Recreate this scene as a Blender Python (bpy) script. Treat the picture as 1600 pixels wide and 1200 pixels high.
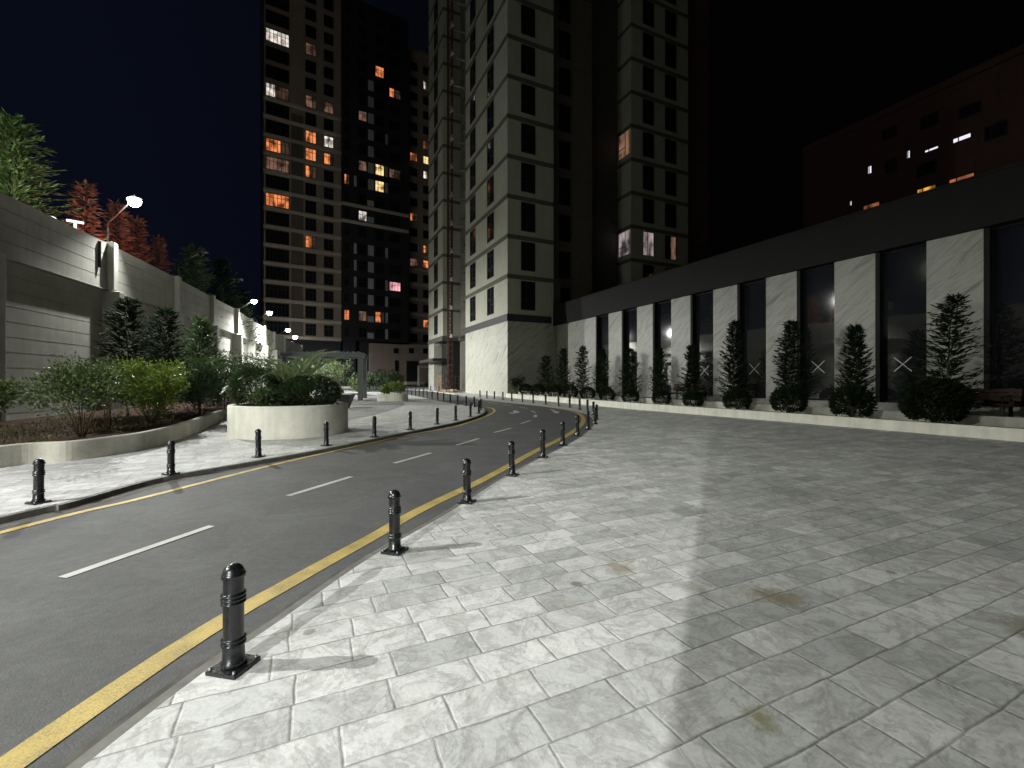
import bpy, math, random
from mathutils import Vector, Matrix
R = math.radians
random.seed(7)
for o in list(bpy.data.objects): bpy.data.objects.remove(o)
scene = bpy.context.scene
COL = scene.collection

# ------------------------------------------------------------------ camera
F, HOR, CAMZ = 700.0, 599.0, 1.6            # focal length and horizon in pixels of a 1600 wide picture
cam = bpy.data.cameras.new("camera"); cam.sensor_width = 36; cam.lens = 36*F/1600
cam.shift_y = -1/1600; cam.clip_end = 2000; cam.clip_start = .05
co = bpy.data.objects.new("camera", cam); co.location = (0, 0, CAMZ); co.rotation_euler = (R(90), 0, 0)
COL.objects.link(co); scene.camera = co

# ------------------------------------------------------------------ night sky
w = bpy.data.worlds.new("World"); scene.world = w; w.use_nodes = True
wn, wl = w.node_tree.nodes, w.node_tree.links
wn.clear()
wout = wn.new('ShaderNodeOutputWorld'); wbg = wn.new('ShaderNodeBackground')
tc = wn.new('ShaderNodeTexCoord'); sp = wn.new('ShaderNodeSeparateXYZ')
mr = wn.new('ShaderNodeMapRange'); mr.inputs['From Min'].default_value = -.62; mr.inputs['From Max'].default_value = .1
cr = wn.new('ShaderNodeValToRGB')
cr.color_ramp.elements[0].color = (.0032, .0045, .0105, 1); cr.color_ramp.elements[1].color = (.0007, .0007, .0009, 1)
wl.new(tc.outputs['Generated'], sp.inputs[0]); wl.new(sp.outputs['X'], mr.inputs['Value'])
wl.new(mr.outputs[0], cr.inputs[0]); wl.new(cr.outputs[0], wbg.inputs['Color'])
wbg.inputs['Strength'].default_value = .8
wl.new(wbg.outputs[0], wout.inputs[0])
scene.view_settings.view_transform = 'Standard'; scene.view_settings.look = 'None'
scene.view_settings.gamma = 1; scene.view_settings.exposure = 0
scene.render.engine = 'CYCLES'
try:
    scene.cycles.max_bounces = 6; scene.cycles.sample_clamp_indirect = 4
    scene.cycles.use_denoising = True
except Exception: pass
LAMP_W = 1.0                                   # overall multiplier on the street lamps

# ------------------------------------------------------------------ maths
def zg(y): return 0.0 if y < 5 else .0146*(min(y, 130)-5)
def g(px, py, dz=0.0):
    "pixel of the photo -> point on the ground"
    k = (HOR-py)/F; Y = 10.0
    for _ in range(60): Y = max(.3, (zg(Y)+dz-CAMZ)/k)*.6+Y*.4
    return (Y*(px-800)/F, Y)
def on_line(O, D, px):
    r = (px-800)/F
    return (r*O[1]-O[0])/(D[0]-r*D[1])
def catmull(pts, n=6):
    out = []; P = [pts[0]]+list(pts)+[pts[-1]]
    for i in range(1, len(P)-2):
        p0, p1, p2, p3 = [Vector(q[:2]) for q in P[i-1:i+3]]
        for k in range(n):
            t = k/n
            out.append(tuple(.5*((2*p1)+(p2-p0)*t+(2*p0-5*p1+4*p2-p3)*t*t+(3*p1-p0-3*p2+p3)*t**3)))
    out.append(tuple(pts[-1][:2])); return out

# ------------------------------------------------------------------ mesh builder
class MB:
    def __init__(s): s.v = []; s.f = []; s.m = []; s.sm = []
    def add(s, vs, fs, mi=0, smooth=False):
        b = len(s.v); s.v += [tuple(q) for q in vs]
        for f in fs: s.f.append(tuple(b+i for i in f)); s.m.append(mi); s.sm.append(smooth)
        return s
    def box(s, o, a, b, c, mi=0):
        o, a, b, c = map(Vector, (o, a, b, c))
        if a.cross(b).dot(c) < 0: a, b = b, a
        vs = [o, o+a, o+a+b, o+b, o+c, o+a+c, o+a+b+c, o+b+c]
        return s.add(vs, [(0,3,2,1),(4,5,6,7),(0,1,5,4),(1,2,6,5),(2,3,7,6),(3,0,4,7)], mi)
    def cbox(s, c, size, rz=0, mi=0):
        m = Matrix.Rotation(rz, 3, 'Z'); x, y, z = size
        a, b, d = m@Vector((x,0,0)), m@Vector((0,y,0)), Vector((0,0,z))
        return s.box(Vector(c)-a/2-b/2-d/2, a, b, d, mi)
    def tube(s, pts, rad, n=8, mi=0, smooth=True):
        pts = [Vector(p) for p in pts]
        if not isinstance(rad, (list, tuple)): rad = [rad]*len(pts)
        base = len(s.v); up = Vector((0,0,1))
        for i, p in enumerate(pts):
            d = (pts[min(i+1, len(pts)-1)]-pts[max(i-1, 0)]).normalized()
            a = d.cross(up if abs(d.z) < .95 else Vector((1,0,0))).normalized(); b = d.cross(a)
            for k in range(n):
                t = 2*math.pi*k/n; s.v.append(tuple(p+(a*math.cos(t)+b*math.sin(t))*rad[i]))
        for i in range(len(pts)-1):
            for k in range(n):
                a0 = base+i*n+k; a1 = base+i*n+(k+1) % n
                s.f.append((a0, a0+n, a1+n, a1)); s.m.append(mi); s.sm.append(smooth)
        s.f.append(tuple(base+k for k in range(n))); s.m.append(mi); s.sm.append(False)
        e = base+(len(pts)-1)*n
        s.f.append(tuple(e+n-1-k for k in range(n))); s.m.append(mi); s.sm.append(False)
        return s
    def lathe(s, prof, n=20, c=(0,0,0), mi=0):
        base = len(s.v)
        for r, z in prof:
            for k in range(n):
                t = 2*math.pi*k/n; s.v.append((c[0]+r*math.cos(t), c[1]+r*math.sin(t), c[2]+z))
        for i in range(len(prof)-1):
            for k in range(n):
                a0 = base+i*n+k; a1 = base+i*n+(k+1) % n
                s.f.append((a0, a1, a1+n, a0+n)); s.m.append(mi); s.sm.append(True)
        return s
    def build(s, name, mat, parent=None, loc=None, bevel=0):
        me = bpy.data.meshes.new(name); me.from_pydata(s.v, [], s.f)
        for m in (mat if isinstance(mat, (list, tuple)) else [mat]): me.materials.append(m)
        me.polygons.foreach_set('material_index', s.m); me.polygons.foreach_set('use_smooth', s.sm)
        me.update()
        o = bpy.data.objects.new(name, me); COL.objects.link(o)
        if parent: o.parent = parent
        if loc is not None: o.location = loc
        if bevel:
            b = o.modifiers.new('bevel', 'BEVEL'); b.width = bevel; b.segments = 2; b.limit_method = 'ANGLE'
        return o
def thing(name, label, cat, loc=(0,0,0), rz=0, group=None):
    o = bpy.data.objects.new(name, None); COL.objects.link(o); o.location = loc; o.rotation_euler = (0,0,rz)
    o.empty_display_size = .2
    return tag(o, label, cat, group)
def tag(o, label, cat, group=None):
    o['label'] = label; o['category'] = cat
    if group: o['group'] = group
    return o
def dup(root, loc, rz=0, sc=1, label=None, group=None):
    r = root.copy(); COL.objects.link(r); r.location = loc; r.rotation_euler = (0,0,rz)
    r.scale = (sc, sc, sc) if not isinstance(sc, tuple) else sc
    if label: r['label'] = label
    if group: r['group'] = group
    for ch in list(root.children):
        c = ch.copy(); COL.objects.link(c); c.parent = r
        for q in list(ch.children):
            d = q.copy(); COL.objects.link(d); d.parent = c
    return r
ORD = ['nearest','second','third','fourth','fifth','sixth','seventh','eighth','ninth','tenth','eleventh','twelfth',
 'thirteenth','fourteenth','fifteenth','sixteenth','seventeenth','eighteenth','nineteenth','twentieth','twenty-first',
 'twenty-second','twenty-third','twenty-fourth','twenty-fifth','twenty-sixth','twenty-seventh','twenty-eighth']

# ------------------------------------------------------------------ materials
class NT:
    def __init__(s, name):
        s.mat = bpy.data.materials.new(name); s.mat.use_nodes = True
        s.n = s.mat.node_tree.nodes; s.l = s.mat.node_tree.links; s.p = s.n['Principled BSDF']
    def new(s, t, **kw):
        q = s.n.new(t)
        for k, v in kw.items(): setattr(q, k, v)
        return q
    def link(s, a, b): s.l.new(a, b)
    def val(s, sock, v):
        if hasattr(v, 'is_linked') or isinstance(v, bpy.types.NodeSocket): s.l.new(v, sock)
        else: sock.default_value = v
    def math(s, op, a, b=None, c=None):
        q = s.new('ShaderNodeMath', operation=op); s.val(q.inputs[0], a)
        if b is not None: s.val(q.inputs[1], b)
        if c is not None: s.val(q.inputs[2], c)
        return q.outputs[0]
    def noise(s, vec, scale, detail=4, rough=.55, dist=0):
        q = s.new('ShaderNodeTexNoise'); s.val(q.inputs['Vector'], vec); q.inputs['Scale'].default_value = scale
        q.inputs['Detail'].default_value = detail; q.inputs['Roughness'].default_value = rough
        q.inputs['Distortion'].default_value = dist; return q.outputs['Fac']
    def ramp(s, fac, stops):
        q = s.new('ShaderNodeValToRGB'); s.val(q.inputs[0], fac); e = q.color_ramp.elements
        while len(e) < len(stops): e.new(.5)
        for i, (p, c) in enumerate(stops):
            e[i].position = p; e[i].color = (c, c, c, 1) if isinstance(c, (int, float)) else (*c, 1)
        return q.outputs[0]
    def mix(s, fac, a, b, mode='MIX'):
        q = s.new('ShaderNodeMix', data_type='RGBA', blend_type=mode)
        s.val(q.inputs['Factor'], fac)
        for sk, v in ((q.inputs[6], a), (q.inputs[7], b)):
            s.val(sk, v if not isinstance(v, tuple) else (*v, 1))
        return q.outputs[2]
    def bump(s, h, strength=.3, dist=.02):
        q = s.new('ShaderNodeBump'); q.inputs['Strength'].default_value = strength; q.inputs['Distance'].default_value = dist
        s.val(q.inputs['Height'], h); s.link(q.outputs[0], s.p.inputs['Normal'])
    def pos(s):
        return s.new('ShaderNodeNewGeometry').outputs['Position']
    def fin(s, col=None, rough=None, spec=None, metal=None):
        if col is not None: s.val(s.p.inputs['Base Color'], col if not isinstance(col, tuple) else (*col, 1))
        if rough is not None: s.val(s.p.inputs['Roughness'], rough)
        if spec is not None: s.val(s.p.inputs['Specular IOR Level'], spec)
        if metal is not None: s.val(s.p.inputs['Metallic'], metal)
        return s.mat
def mapping(t, vec, rot=(0,0,0), scale=(1,1,1)):
    q = t.new('ShaderNodeMapping'); t.link(vec, q.inputs[0]); q.inputs['Rotation'].default_value = rot
    q.inputs['Scale'].default_value = scale; return q.outputs[0]
def simple(name, col, rough=.6, var=.15, scale=6, spec=.4, metal=0, bump=.1, bscale=60):
    t = NT(name); p = t.pos(); n = t.noise(p, scale, 5)
    c = t.mix(1.0, col, t.ramp(n, [(.25, 1-var), (.75, 1+var)]), 'MULTIPLY')
    if bump: t.bump(t.noise(p, bscale, 3), bump, .01)
    return t.fin(c, rough, spec, metal)
def stone_paving(name, tone=1.0, ang=R(25), wbase=.45, rowh=.25, lo=(.50,.515,.51), hi=(.73,.735,.725), stains=()):
    t = NT(name); p = t.pos(); v = mapping(t, p, (0,0,-ang))
    # gentle wobble so that the joints are not ruler straight
    wob = t.new('ShaderNodeVectorMath', operation='ADD'); t.link(v, wob.inputs[0])
    nn = t.new('ShaderNodeTexNoise'); t.link(v, nn.inputs['Vector']); nn.inputs['Scale'].default_value = 3; nn.inputs['Detail'].default_value = 5
    sc = t.new('ShaderNodeVectorMath', operation='SCALE'); sc.inputs['Scale'].default_value = .034
    t.link(nn.outputs['Color'], sc.inputs[0]); t.link(sc.outputs[0], wob.inputs[1])
    s = t.new('ShaderNodeSeparateXYZ'); t.link(wob.outputs[0], s.inputs[0])
    row = t.math('FLOOR', t.math('DIVIDE', s.outputs['Y'], rowh))
    wr = t.new('ShaderNodeTexWhiteNoise', noise_dimensions='1D'); t.link(row, wr.inputs['W'])
    wd = t.math('MULTIPLY_ADD', wr.outputs['Value'], .22, wbase-.1)
    u = t.math('ADD', s.outputs['X'], t.math('MULTIPLY', wr.outputs['Value'], 7.3))
    un = t.math('DIVIDE', u, wd); cell = t.math('FLOOR', un)
    fu = t.math('MULTIPLY', t.math('FRACT', un), wd); fv = t.math('MULTIPLY', t.math('FRACT', t.math('DIVIDE', s.outputs['Y'], rowh)), rowh)
    du = t.math('MINIMUM', fu, t.math('SUBTRACT', wd, fu)); dv = t.math('MINIMUM', fv, t.math('SUBTRACT', rowh, fv))
    d = t.math('MINIMUM', du, dv)
    cv = t.new('ShaderNodeCombineXYZ'); t.link(cell, cv.inputs[0]); t.link(row, cv.inputs[1])
    wn2 = t.new('ShaderNodeTexWhiteNoise', noise_dimensions='3D'); t.link(cv.outputs[0], wn2.inputs[0])
    off = t.new('ShaderNodeVectorMath', operation='ADD'); t.link(p, off.inputs[0])
    sc2 = t.new('ShaderNodeVectorMath', operation='SCALE'); sc2.inputs['Scale'].default_value = 5; t.link(wn2.outputs['Color'], sc2.inputs[0])
    t.link(sc2.outputs[0], off.inputs[1])
    vein = t.noise(off.outputs[0], 3.2, 8, .62, 1.6); fine = t.noise(p, 38, 4, .6)
    big = t.noise(p, .55, 3)
    lo = tuple(x*tone for x in lo); hi = tuple(x*tone for x in hi)
    base = t.mix(wn2.outputs['Value'], lo, hi)
    base = t.mix(.85, base, t.ramp(vein, [(.28, .62), (.42, .95), (.475, .70), (.50, .98), (.60, 1.0), (.75, 1.12)]), 'MULTIPLY')
    v2 = t.noise(off.outputs[0], 1.3, 8, .62, 1.2)
    base = t.mix(t.ramp(v2, [(.455, 0), (.492, .32), (.503, .32), (.545, 0)]), base, (.23,.22,.19))
    base = t.mix(.6, base, t.ramp(fine, [(.3, .78), (.6, 1.05)]), 'MULTIPLY')
    base = t.mix(.8, base, t.ramp(big, [(.3, .80), (.65, 1.06)]), 'MULTIPLY')
    # rusty stains and dark spots
    rs = t.noise(p, .9, 6, .7); base = t.mix(t.ramp(rs, [(.58, 0), (.74, .6)]), base, (.25,.21,.13))
    vo = t.new('ShaderNodeTexVoronoi'); t.link(p, vo.inputs['Vector']); vo.inputs['Scale'].default_value = 2.6
    wsp = t.new('ShaderNodeTexWhiteNoise', noise_dimensions='3D'); t.link(vo.outputs['Position'], wsp.inputs[0])
    spot = t.math('DIVIDE', t.math('ADD', vo.outputs['Distance'], t.math('MULTIPLY', fine, .03)), t.math('MULTIPLY_ADD', t.math('POWER', wsp.outputs['Value'], 3.0), 1.7, .45))
    base = t.mix(t.ramp(spot, [(.055, .6), (.085, 0)]), base, (.13,.13,.12))
    if stains:
        wv = t.new('ShaderNodeVectorMath', operation='SCALE'); wv.inputs['Scale'].default_value = .35; t.link(nn.outputs['Color'], wv.inputs[0])
        for (sx_, sy_, sr_, sc_) in stains:
            ds = t.new('ShaderNodeVectorMath', operation='DISTANCE'); t.link(p, ds.inputs[0]); ds.inputs[1].default_value = (sx_, sy_, 0)
            q_ = t.math('MULTIPLY_ADD', t.math('SUBTRACT', t.noise(p, 6, 6, .75), .5), sr_*3.2, ds.outputs['Value'])
            base = t.mix(t.ramp(t.math('DIVIDE', q_, sr_), [(.35, .75), (1.0, 0)]), base, sc_)
    jn = t.math('ADD', d, t.math('MULTIPLY', t.math('SUBTRACT', t.noise(p, 11, 4, .7), .5), .012))
    jm = t.ramp(jn, [(.001, .85), (.0075, 0)])
    jm = t.math('MULTIPLY', jm, t.ramp(t.noise(p, 2.3, 4, .6), [(.35, .45), (.6, 1.0)]))
    col = t.mix(jm, base, (.13*tone,.12*tone,.10*tone))
    hgt = t.math('ADD', t.math('MULTIPLY', t.ramp(d, [(0, 0), (.012, 1)]), .5), t.math('MULTIPLY', fine, .35))
    hgt = t.math('ADD', hgt, t.math('MULTIPLY', vein, .5))
    t.bump(hgt, .45, .012)
    return t.fin(col, t.ramp(fine, [(.3, .60), (.7, .78)]), .25)
M = {}
M['paving'] = stone_paving('plaza_stone', stains=((2.0,3.35,.20,(.24,.20,.13)),(1.18,2.12,.11,(.22,.21,.09)),(.95,3.9,.16,(.30,.27,.21)),(3.4,2.9,.25,(.27,.25,.20)),(2.2,5.6,.3,(.24,.25,.25))))
M['paving_left'] = stone_paving('footway_stone', .80)
M['paving_grey'] = stone_paving('grey_setts', .42, R(40), .22, .11)
def asphalt():
    t = NT('asphalt'); p = t.pos()
    a = t.noise(p, 240, 2, .6); b = t.noise(p, 1.1, 8, .7, .9); c = t.noise(p, 14, 4, .6)
    base = t.mix(a, (.048,.049,.051), (.135,.137,.138))
    base = t.mix(.9, base, t.ramp(b, [(.3, .72), (.55, 1.0), (.72, 1.3)]), 'MULTIPLY')
    base = t.mix(.5, base, t.ramp(c, [(.3, .75), (.7, 1.2)]), 'MULTIPLY')
    vo = t.new('ShaderNodeTexVoronoi'); t.link(p, vo.inputs['Vector']); vo.inputs['Scale'].default_value = 75
    base = t.mix(t.ramp(vo.outputs['Distance'], [(.08, .8), (.16, 0)]), base, (.26,.26,.25))
    t.bump(vo.outputs['Distance'], .35, .004)
    return t.fin(base, .78, .35)
M['asphalt'] = asphalt()
def paint(name, col, wear=.4):
    t = NT(name); p = t.pos(); a = t.noise(p, 95, 4, .8); b = t.noise(p, 5, 5, .65)
    m = t.ramp(t.math('ADD', t.math('MULTIPLY', a, .75), t.math('MULTIPLY', b, .35)), [(.42, wear), (.60, 0)])
    m2 = t.ramp(t.noise(p, 2, 4), [(.3, .8), (.7, 1.05)])
    c = t.mix(1.0, t.mix(m, col, (.08,.075,.06)), m2, 'MULTIPLY')
    t.bump(a, .4, .006)
    return t.fin(c, .6, .4)
M['yellow'] = paint('yellow_paint', (.56,.42,.13), .75)
M['white_line'] = paint('white_paint', (.50,.50,.49), .45)
M['kerb'] = simple('kerb_stone', (.145,.142,.132), .7, .35, 9)
M['gutter'] = simple('gutter_dirt', (.085,.08,.07), .85, .4, 7)
M['ground'] = simple('dark_ground', (.05,.05,.045), .9, .3, 1)
def soil():
    t = NT('soil'); p = t.pos(); n = t.noise(p, 7, 8, .7); 
    c = t.ramp(n, [(.3, (.022,.013,.009)), (.55, (.050,.028,.019)), (.75, (.08,.052,.034))])
    t.bump(t.noise(p, 18, 6, .7), 1, .06); return t.fin(c, .95, .1)
M['soil'] = soil()
def plaster(name, col, var=.12, scale=2.2):
    t = NT(name); p = t.pos(); n = t.noise(p, scale, 7, .6); f = t.noise(p, 35, 4)
    v = mapping(t, p, (0,0,0), (5,5,.5)); st = t.noise(v, 1.0, 5, .6)
    c = t.mix(1.0, col, t.ramp(n, [(.3, 1-var), (.7, 1+var*.6)]), 'MULTIPLY')
    c = t.mix(.5, c, t.ramp(st, [(.35, .8), (.6, 1.04)]), 'MULTIPLY')
    c = t.mix(.5, c, t.ramp(f, [(.3, .9), (.7, 1.05)]), 'MULTIPLY')
    t.bump(f, .25, .01); return t.fin(c, .8, .3)
M['planter'] = plaster('planter_plaster', (.66,.65,.58), .14)
M['planter_white'] = plaster('white_planter_paint', (.76,.75,.66), .14)
M['bed_wall'] = plaster('bed_wall_concrete', (.44,.43,.37), .28)
M['concrete'] = plaster('boundary_concrete', (.40,.40,.36), .16, 1.1)
M['concrete_post'] = plaster('boundary_post_concrete', (.42,.42,.38), .14, 1.4)
def marble(name, c1, c2, ang=R(38)):
    t = NT(name); p = t.pos(); s = t.new('ShaderNodeSeparateXYZ')
    v0 = mapping(t, p, (0,0,R(-25))); t.link(v0, s.inputs[0])
    # diagonal streaks: run across the wall (both horizontal axes summed) and down it
    hx = t.math('SUBTRACT', s.outputs['X'], s.outputs['Y'])
    a = t.math('ADD', t.math('MULTIPLY', hx, -math.sin(ang)), t.math('MULTIPLY', s.outputs['Z'], math.cos(ang)))
    b = t.math('ADD', t.math('MULTIPLY', hx, math.cos(ang)), t.math('MULTIPLY', s.outputs['Z'], math.sin(ang)))
    cb = t.new('ShaderNodeCombineXYZ'); t.link(t.math('MULTIPLY', a, 3.6), cb.inputs[0]); t.link(t.math('MULTIPLY', b, .45), cb.inputs[1])
    n = t.noise(cb.outputs[0], 1.0, 6, .6, .8)
    c = t.ramp(n, [(.30, tuple(x*.62 for x in c1)), (.40, c1), (.52, c2), (.60, c1), (.66, c2)])
    # slab joints
    fz = t.math('FRACT', t.math('DIVIDE', s.outputs['Z'], 1.18)); dz = t.math('MINIMUM', fz, t.math('SUBTRACT', 1.0, fz))
    c = t.mix(t.ramp(dz, [(.003, .45), (.007, 0)]), c, (.12,.12,.1))
    c = t.mix(.6, c, t.ramp(t.noise(p, 1.1, 5), [(.3, .86), (.7, 1.05)]), 'MULTIPLY')
    return t.fin(c, .42, .4)
M['marble'] = marble('marble_cladding', (.42,.42,.36), (.56,.56,.49))
M['marble_grey'] = marble('grey_marble_cladding', (.30,.30,.27), (.41,.41,.37))
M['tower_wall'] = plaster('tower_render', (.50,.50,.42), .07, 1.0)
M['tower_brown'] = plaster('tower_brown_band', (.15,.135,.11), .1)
M['tower_dark'] = plaster('tower_dark_band_and_shade', (.115,.11,.10), .1)
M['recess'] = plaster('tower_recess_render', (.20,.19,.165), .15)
M['rear_red'] = plaster('rear_reddish_wall', (.26,.13,.10), .1)
M['fascia'] = simple('dark_fascia', (.016,.016,.017), .6, .1, 1.5, .12, 0, .03)
M['charcoal'] = simple('charcoal_band', (.04,.04,.048), .5, .1, 3)
M['frame'] = simple('dark_window_frame', (.02,.02,.022), .4, .1, 5, .5, 0, 0)
def glass(name, col=(.010,.011,.013), rough=.04, spec=.5):
    t = NT(name); p = t.pos()
    t.bump(t.noise(p, .8, 2), .02, .1)
    return t.fin(t.mix(t.noise(p, 1.5, 4), col, tuple(x*2.2 for x in col)), rough, spec)
M['glass'] = glass('dark_glass')
M['shop_glass'] = glass('facade_glass', (.012,.013,.015), .035, 1.0); M['shop_glass'].node_tree.nodes['Principled BSDF'].inputs['IOR'].default_value = 1.9
M['black'] = simple('black_window_reveal', (.006,.006,.007), .6, .1, 5, .2, 0, 0)
def bollard_mat():
    t = NT('bollard_black_enamel'); p = t.pos(); n = t.noise(p, 30, 5)
    c = t.mix(n, (.004,.005,.006), (.013,.014,.017)); t.bump(t.noise(p, 90, 3), .08, .004)
    return t.fin(c, t.ramp(n, [(.3, .2), (.7, .38)]), .6)
M['bollard'] = bollard_mat()
M['metal_grey'] = simple('galvanised_steel', (.25,.26,.27), .45, .15, 8, .5, .6, .03)
M['pergola'] = simple('pergola_grey_paint', (.15,.165,.19), .45, .1, 8, .5, 0, .04)
M['wood'] = simple('bench_wood', (.05,.024,.016), .6, .35, 14, .3)
M['cast'] = simple('bench_iron', (.018,.018,.018), .5, .2, 12)
M['red_steel'] = simple('hoist_red_steel', (.085,.035,.03), .8, .3, 8)
M['pipe'] = simple('painted_downpipe', (.40,.37,.28), .5, .15, 4)
M['tape'] = simple('white_tape', (.62,.62,.58), .7, .1, 30)
M['table'] = simple('stone_table', (.30,.30,.30), .6, .2, 12)
M['timber'] = simple('raw_timber', (.34,.25,.16), .8, .25, 9)
def leaf(name, a, b, rough=.5, spec=.35, clump=2.2):
    t = NT(name); gn = t.new('ShaderNodeNewGeometry'); p = gn.outputs['Position']
    c = t.mix(gn.outputs['Random Per Island'], a, b)
    c = t.mix(.8, c, t.ramp(t.noise(p, clump, 3), [(.3, .6), (.7, 1.35)]), 'MULTIPLY')
    t.fin(c, rough, spec)
    tr = t.new('ShaderNodeBsdfTranslucent'); t.link(c, tr.inputs[0]); mx = t.new('ShaderNodeMixShader'); mx.inputs[0].default_value = .25
    out = t.n['Material Output']; t.link(t.p.outputs[0], mx.inputs[1]); t.link(tr.outputs[0], mx.inputs[2]); t.link(mx.outputs[0], out.inputs[0])
    return t.mat
M['conifer'] = leaf('conifer_needles', (.010,.020,.010), (.026,.045,.020), .75, .12)
M['ball'] = leaf('ball_shrub_leaves', (.009,.018,.008), (.022,.036,.015), .75, .12)
M['cedar'] = leaf('cedar_needles', (.05,.09,.035), (.13,.19,.07))
M['laurel'] = leaf('laurel_leaves', (.045,.075,.025), (.11,.15,.05), .5, .35)
M['lime'] = leaf('lime_green_leaves', (.12,.19,.03), (.28,.36,.07), .4, .5)
M['dark_leaf'] = leaf('dark_hedge_leaves', (.02,.042,.016), (.055,.095,.032), .4, .5)
M['juniper'] = leaf('juniper_leaves', (.035,.065,.025), (.08,.13,.045), .5)
M['palm'] = leaf('palm_leaves', (.15,.20,.09), (.30,.36,.18), .4, .5)
M['red_lit_leaf'] = leaf('red_lit_conifer_needles', (.22,.10,.07), (.42,.20,.14))  # red light on these conifers is put into the needle colour
M['weed'] = leaf('ground_cover_leaves', (.05,.05,.02), (.12,.11,.045))
M['bark'] = simple('bark', (.10,.075,.05), .9, .3, 20, .2, 0, .5, 50)
def emit(name, col, st, pattern=True):
    t = NT(name); p = t.pos()
    t.fin((.05,.05,.05), .6)
    if pattern:
        n = t.noise(mapping(t, p, (0,0,0), (1,1,.6)), 1.1, 2, .5, .2)
        c = t.mix(t.ramp(n, [(.35, 0), (.62, 1)]), tuple(x*.10 for x in col), col)
        t.link(c, t.p.inputs['Emission Color'])
    else: t.p.inputs['Emission Color'].default_value = (*col, 1)
    t.p.inputs['Emission Strength'].default_value = st
    return t.mat
M['lamp'] = emit('lamp_lens', (1,.97,.86), 60, False)
M['lit_o'] = emit('lit_orange', (1,.30,.10), 1.0)
M['lit_y'] = emit('lit_yellow', (1,.66,.28), 1.5)
M['lit_w'] = emit('lit_white', (.95,.85,.75), 1.1)
M['lit_d'] = emit('lit_dim', (.55,.30,.20), .35)
M['lit_faint'] = emit('lit_faint', (.35,.20,.14), .16)
M['lit_p'] = emit('lit_pink', (1,.45,.50), 1.2)
M['room_w'] = emit('room_lilac', (.62,.50,.52), .62)
M['room_b'] = emit('room_brown', (.42,.22,.14), .55)
M['amber'] = emit('rear_amber', (1,.45,.06), 1.5)
M['rust'] = emit('rear_rust', (.75,.22,.09), .6)
M['cool'] = emit('rear_cool', (.9,.88,1), 1.0, False)
M['sign'] = emit('sign_white', (.9,.95,1), 2.2, False)
M['sign_red'] = emit('sign_red', (1,.16,.07), 55, False)

# ------------------------------------------------------------------ ground
import bmesh
def sheet(name, poly, dz, mat, thick=0, step=1.2):
    bm = bmesh.new(); vs = [bm.verts.new((x, y, 0)) for x, y in poly]
    f = bm.faces.new(vs)
    if f.normal.z < 0 or f.calc_area() and (f.normal_update() or f.normal.z < 0): f.normal_flip()
    y0 = min(p[1] for p in poly); y1 = max(p[1] for p in poly)
    ys = [5.0]; y = 5.0+8
    while y < y1: ys.append(y); y += 8
    for y in ys:
        if y0 < y < y1:
            bmesh.ops.bisect_plane(bm, geom=bm.verts[:]+bm.edges[:]+bm.faces[:], plane_co=(0, y, 0), plane_no=(0, 1, 0))
    bmesh.ops.triangulate(bm, faces=bm.faces[:])
    if thick:
        r = bmesh.ops.extrude_face_region(bm, geom=bm.faces[:])
        low = set(e for e in r['geom'] if isinstance(e, bmesh.types.BMVert))
        for v in bm.verts: v.co.z = zg(v.co.y)+dz-(0 if v in low else thick)
        bmesh.ops.recalc_face_normals(bm, faces=bm.faces[:])
    else:
        for v in bm.verts: v.co.z = zg(v.co.y)+dz
        for f in bm.faces:
            if f.normal.z < 0: f.normal_flip()
    me = bpy.data.meshes.new(name); bm.to_mesh(me); bm.free(); me.materials.append(mat)
    o = bpy.data.objects.new(name, me); COL.objects.link(o); return o
def struct(o): o['kind'] = 'structure'; return o
def offset(path, d):
    out = []
    for i, p in enumerate(path):
        a = Vector(path[max(i-1, 0)]); b = Vector(path[min(i+1, len(path)-1)]); t = (b-a).normalized()
        out.append((p[0]-t.y*d, p[1]+t.x*d))
    return out
def strip(mb, path, w, dz, off=0):
    a = offset(path, off+w/2); b = offset(path, off-w/2)
    vs = []
    for p, q in zip(a, b): vs += [(p[0], p[1], zg(p[1])+dz), (q[0], q[1], zg(q[1])+dz)]
    mb.add(vs, [(2*i, 2*i+1, 2*i+3, 2*i+2) for i in range(len(path)-1)]); return mb
ROADZ = -.08
struct(sheet('ground', [(-500,-300),(500,-300),(500,600),(-500,600)], -.16, M['ground']))
struct(sheet('road', [(-14,-14),(32,-14),(32,36),(10,75),(-60,95),(-60,60),(-14,30)], ROADZ, M['asphalt']))

rk = [(-4.9,-14),(-3.3,-7),(-2.3,-2),(-1.93,.6)]+[g(x,y) for x, y in
   [(260,1094),(435,971),(585,867),(710,795),(785,747),(835,720),(885,696),(910,681),(923,670),(929,661),(929,652),(917,644.5),(890,638),(850,633),(800,627.8),(760,624)]]
rk = catmull(rk, 5)
rk_end = [(-4.0, 38.5), (-5.5, 43.5), (-9, 52), (-6, 60), (4, 60)]
plaza = struct(sheet('plaza', rk+rk_end+[(32,60),(32,-14)], 0, M['paving'], .14))
lk = [(-9.8,-14),(-8.4,-6),(-7.3,0)]+[g(x,y) for x, y in
   [(0,806),(100,785),(250,745),(400,719),(525,697),(625,676.5),(700,662),(725,656),(744,650),(754,645),(756,640.5),(751,637),(728,633.5),(700,629.5),(675,624.5),(655,620),(631,616),(612,613.5)]]
lk = catmull(lk, 5)
foot = struct(sheet('footway', lk+[(-18,54),(-30,62),(-36,70),(-38,70),(-30,50),(-24,34),(-18,14),(-13.4,2),(-13,-14)], 0, M['paving_left'], .14))
far_edge = [(-13.8,62),(-9.6,57.5),(-8.2,53.5)]
k = MB(); strip(k, rk+rk_end[:2], .07, -.004, .035); o = struct(k.build('kerb', M['kerb']))
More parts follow.
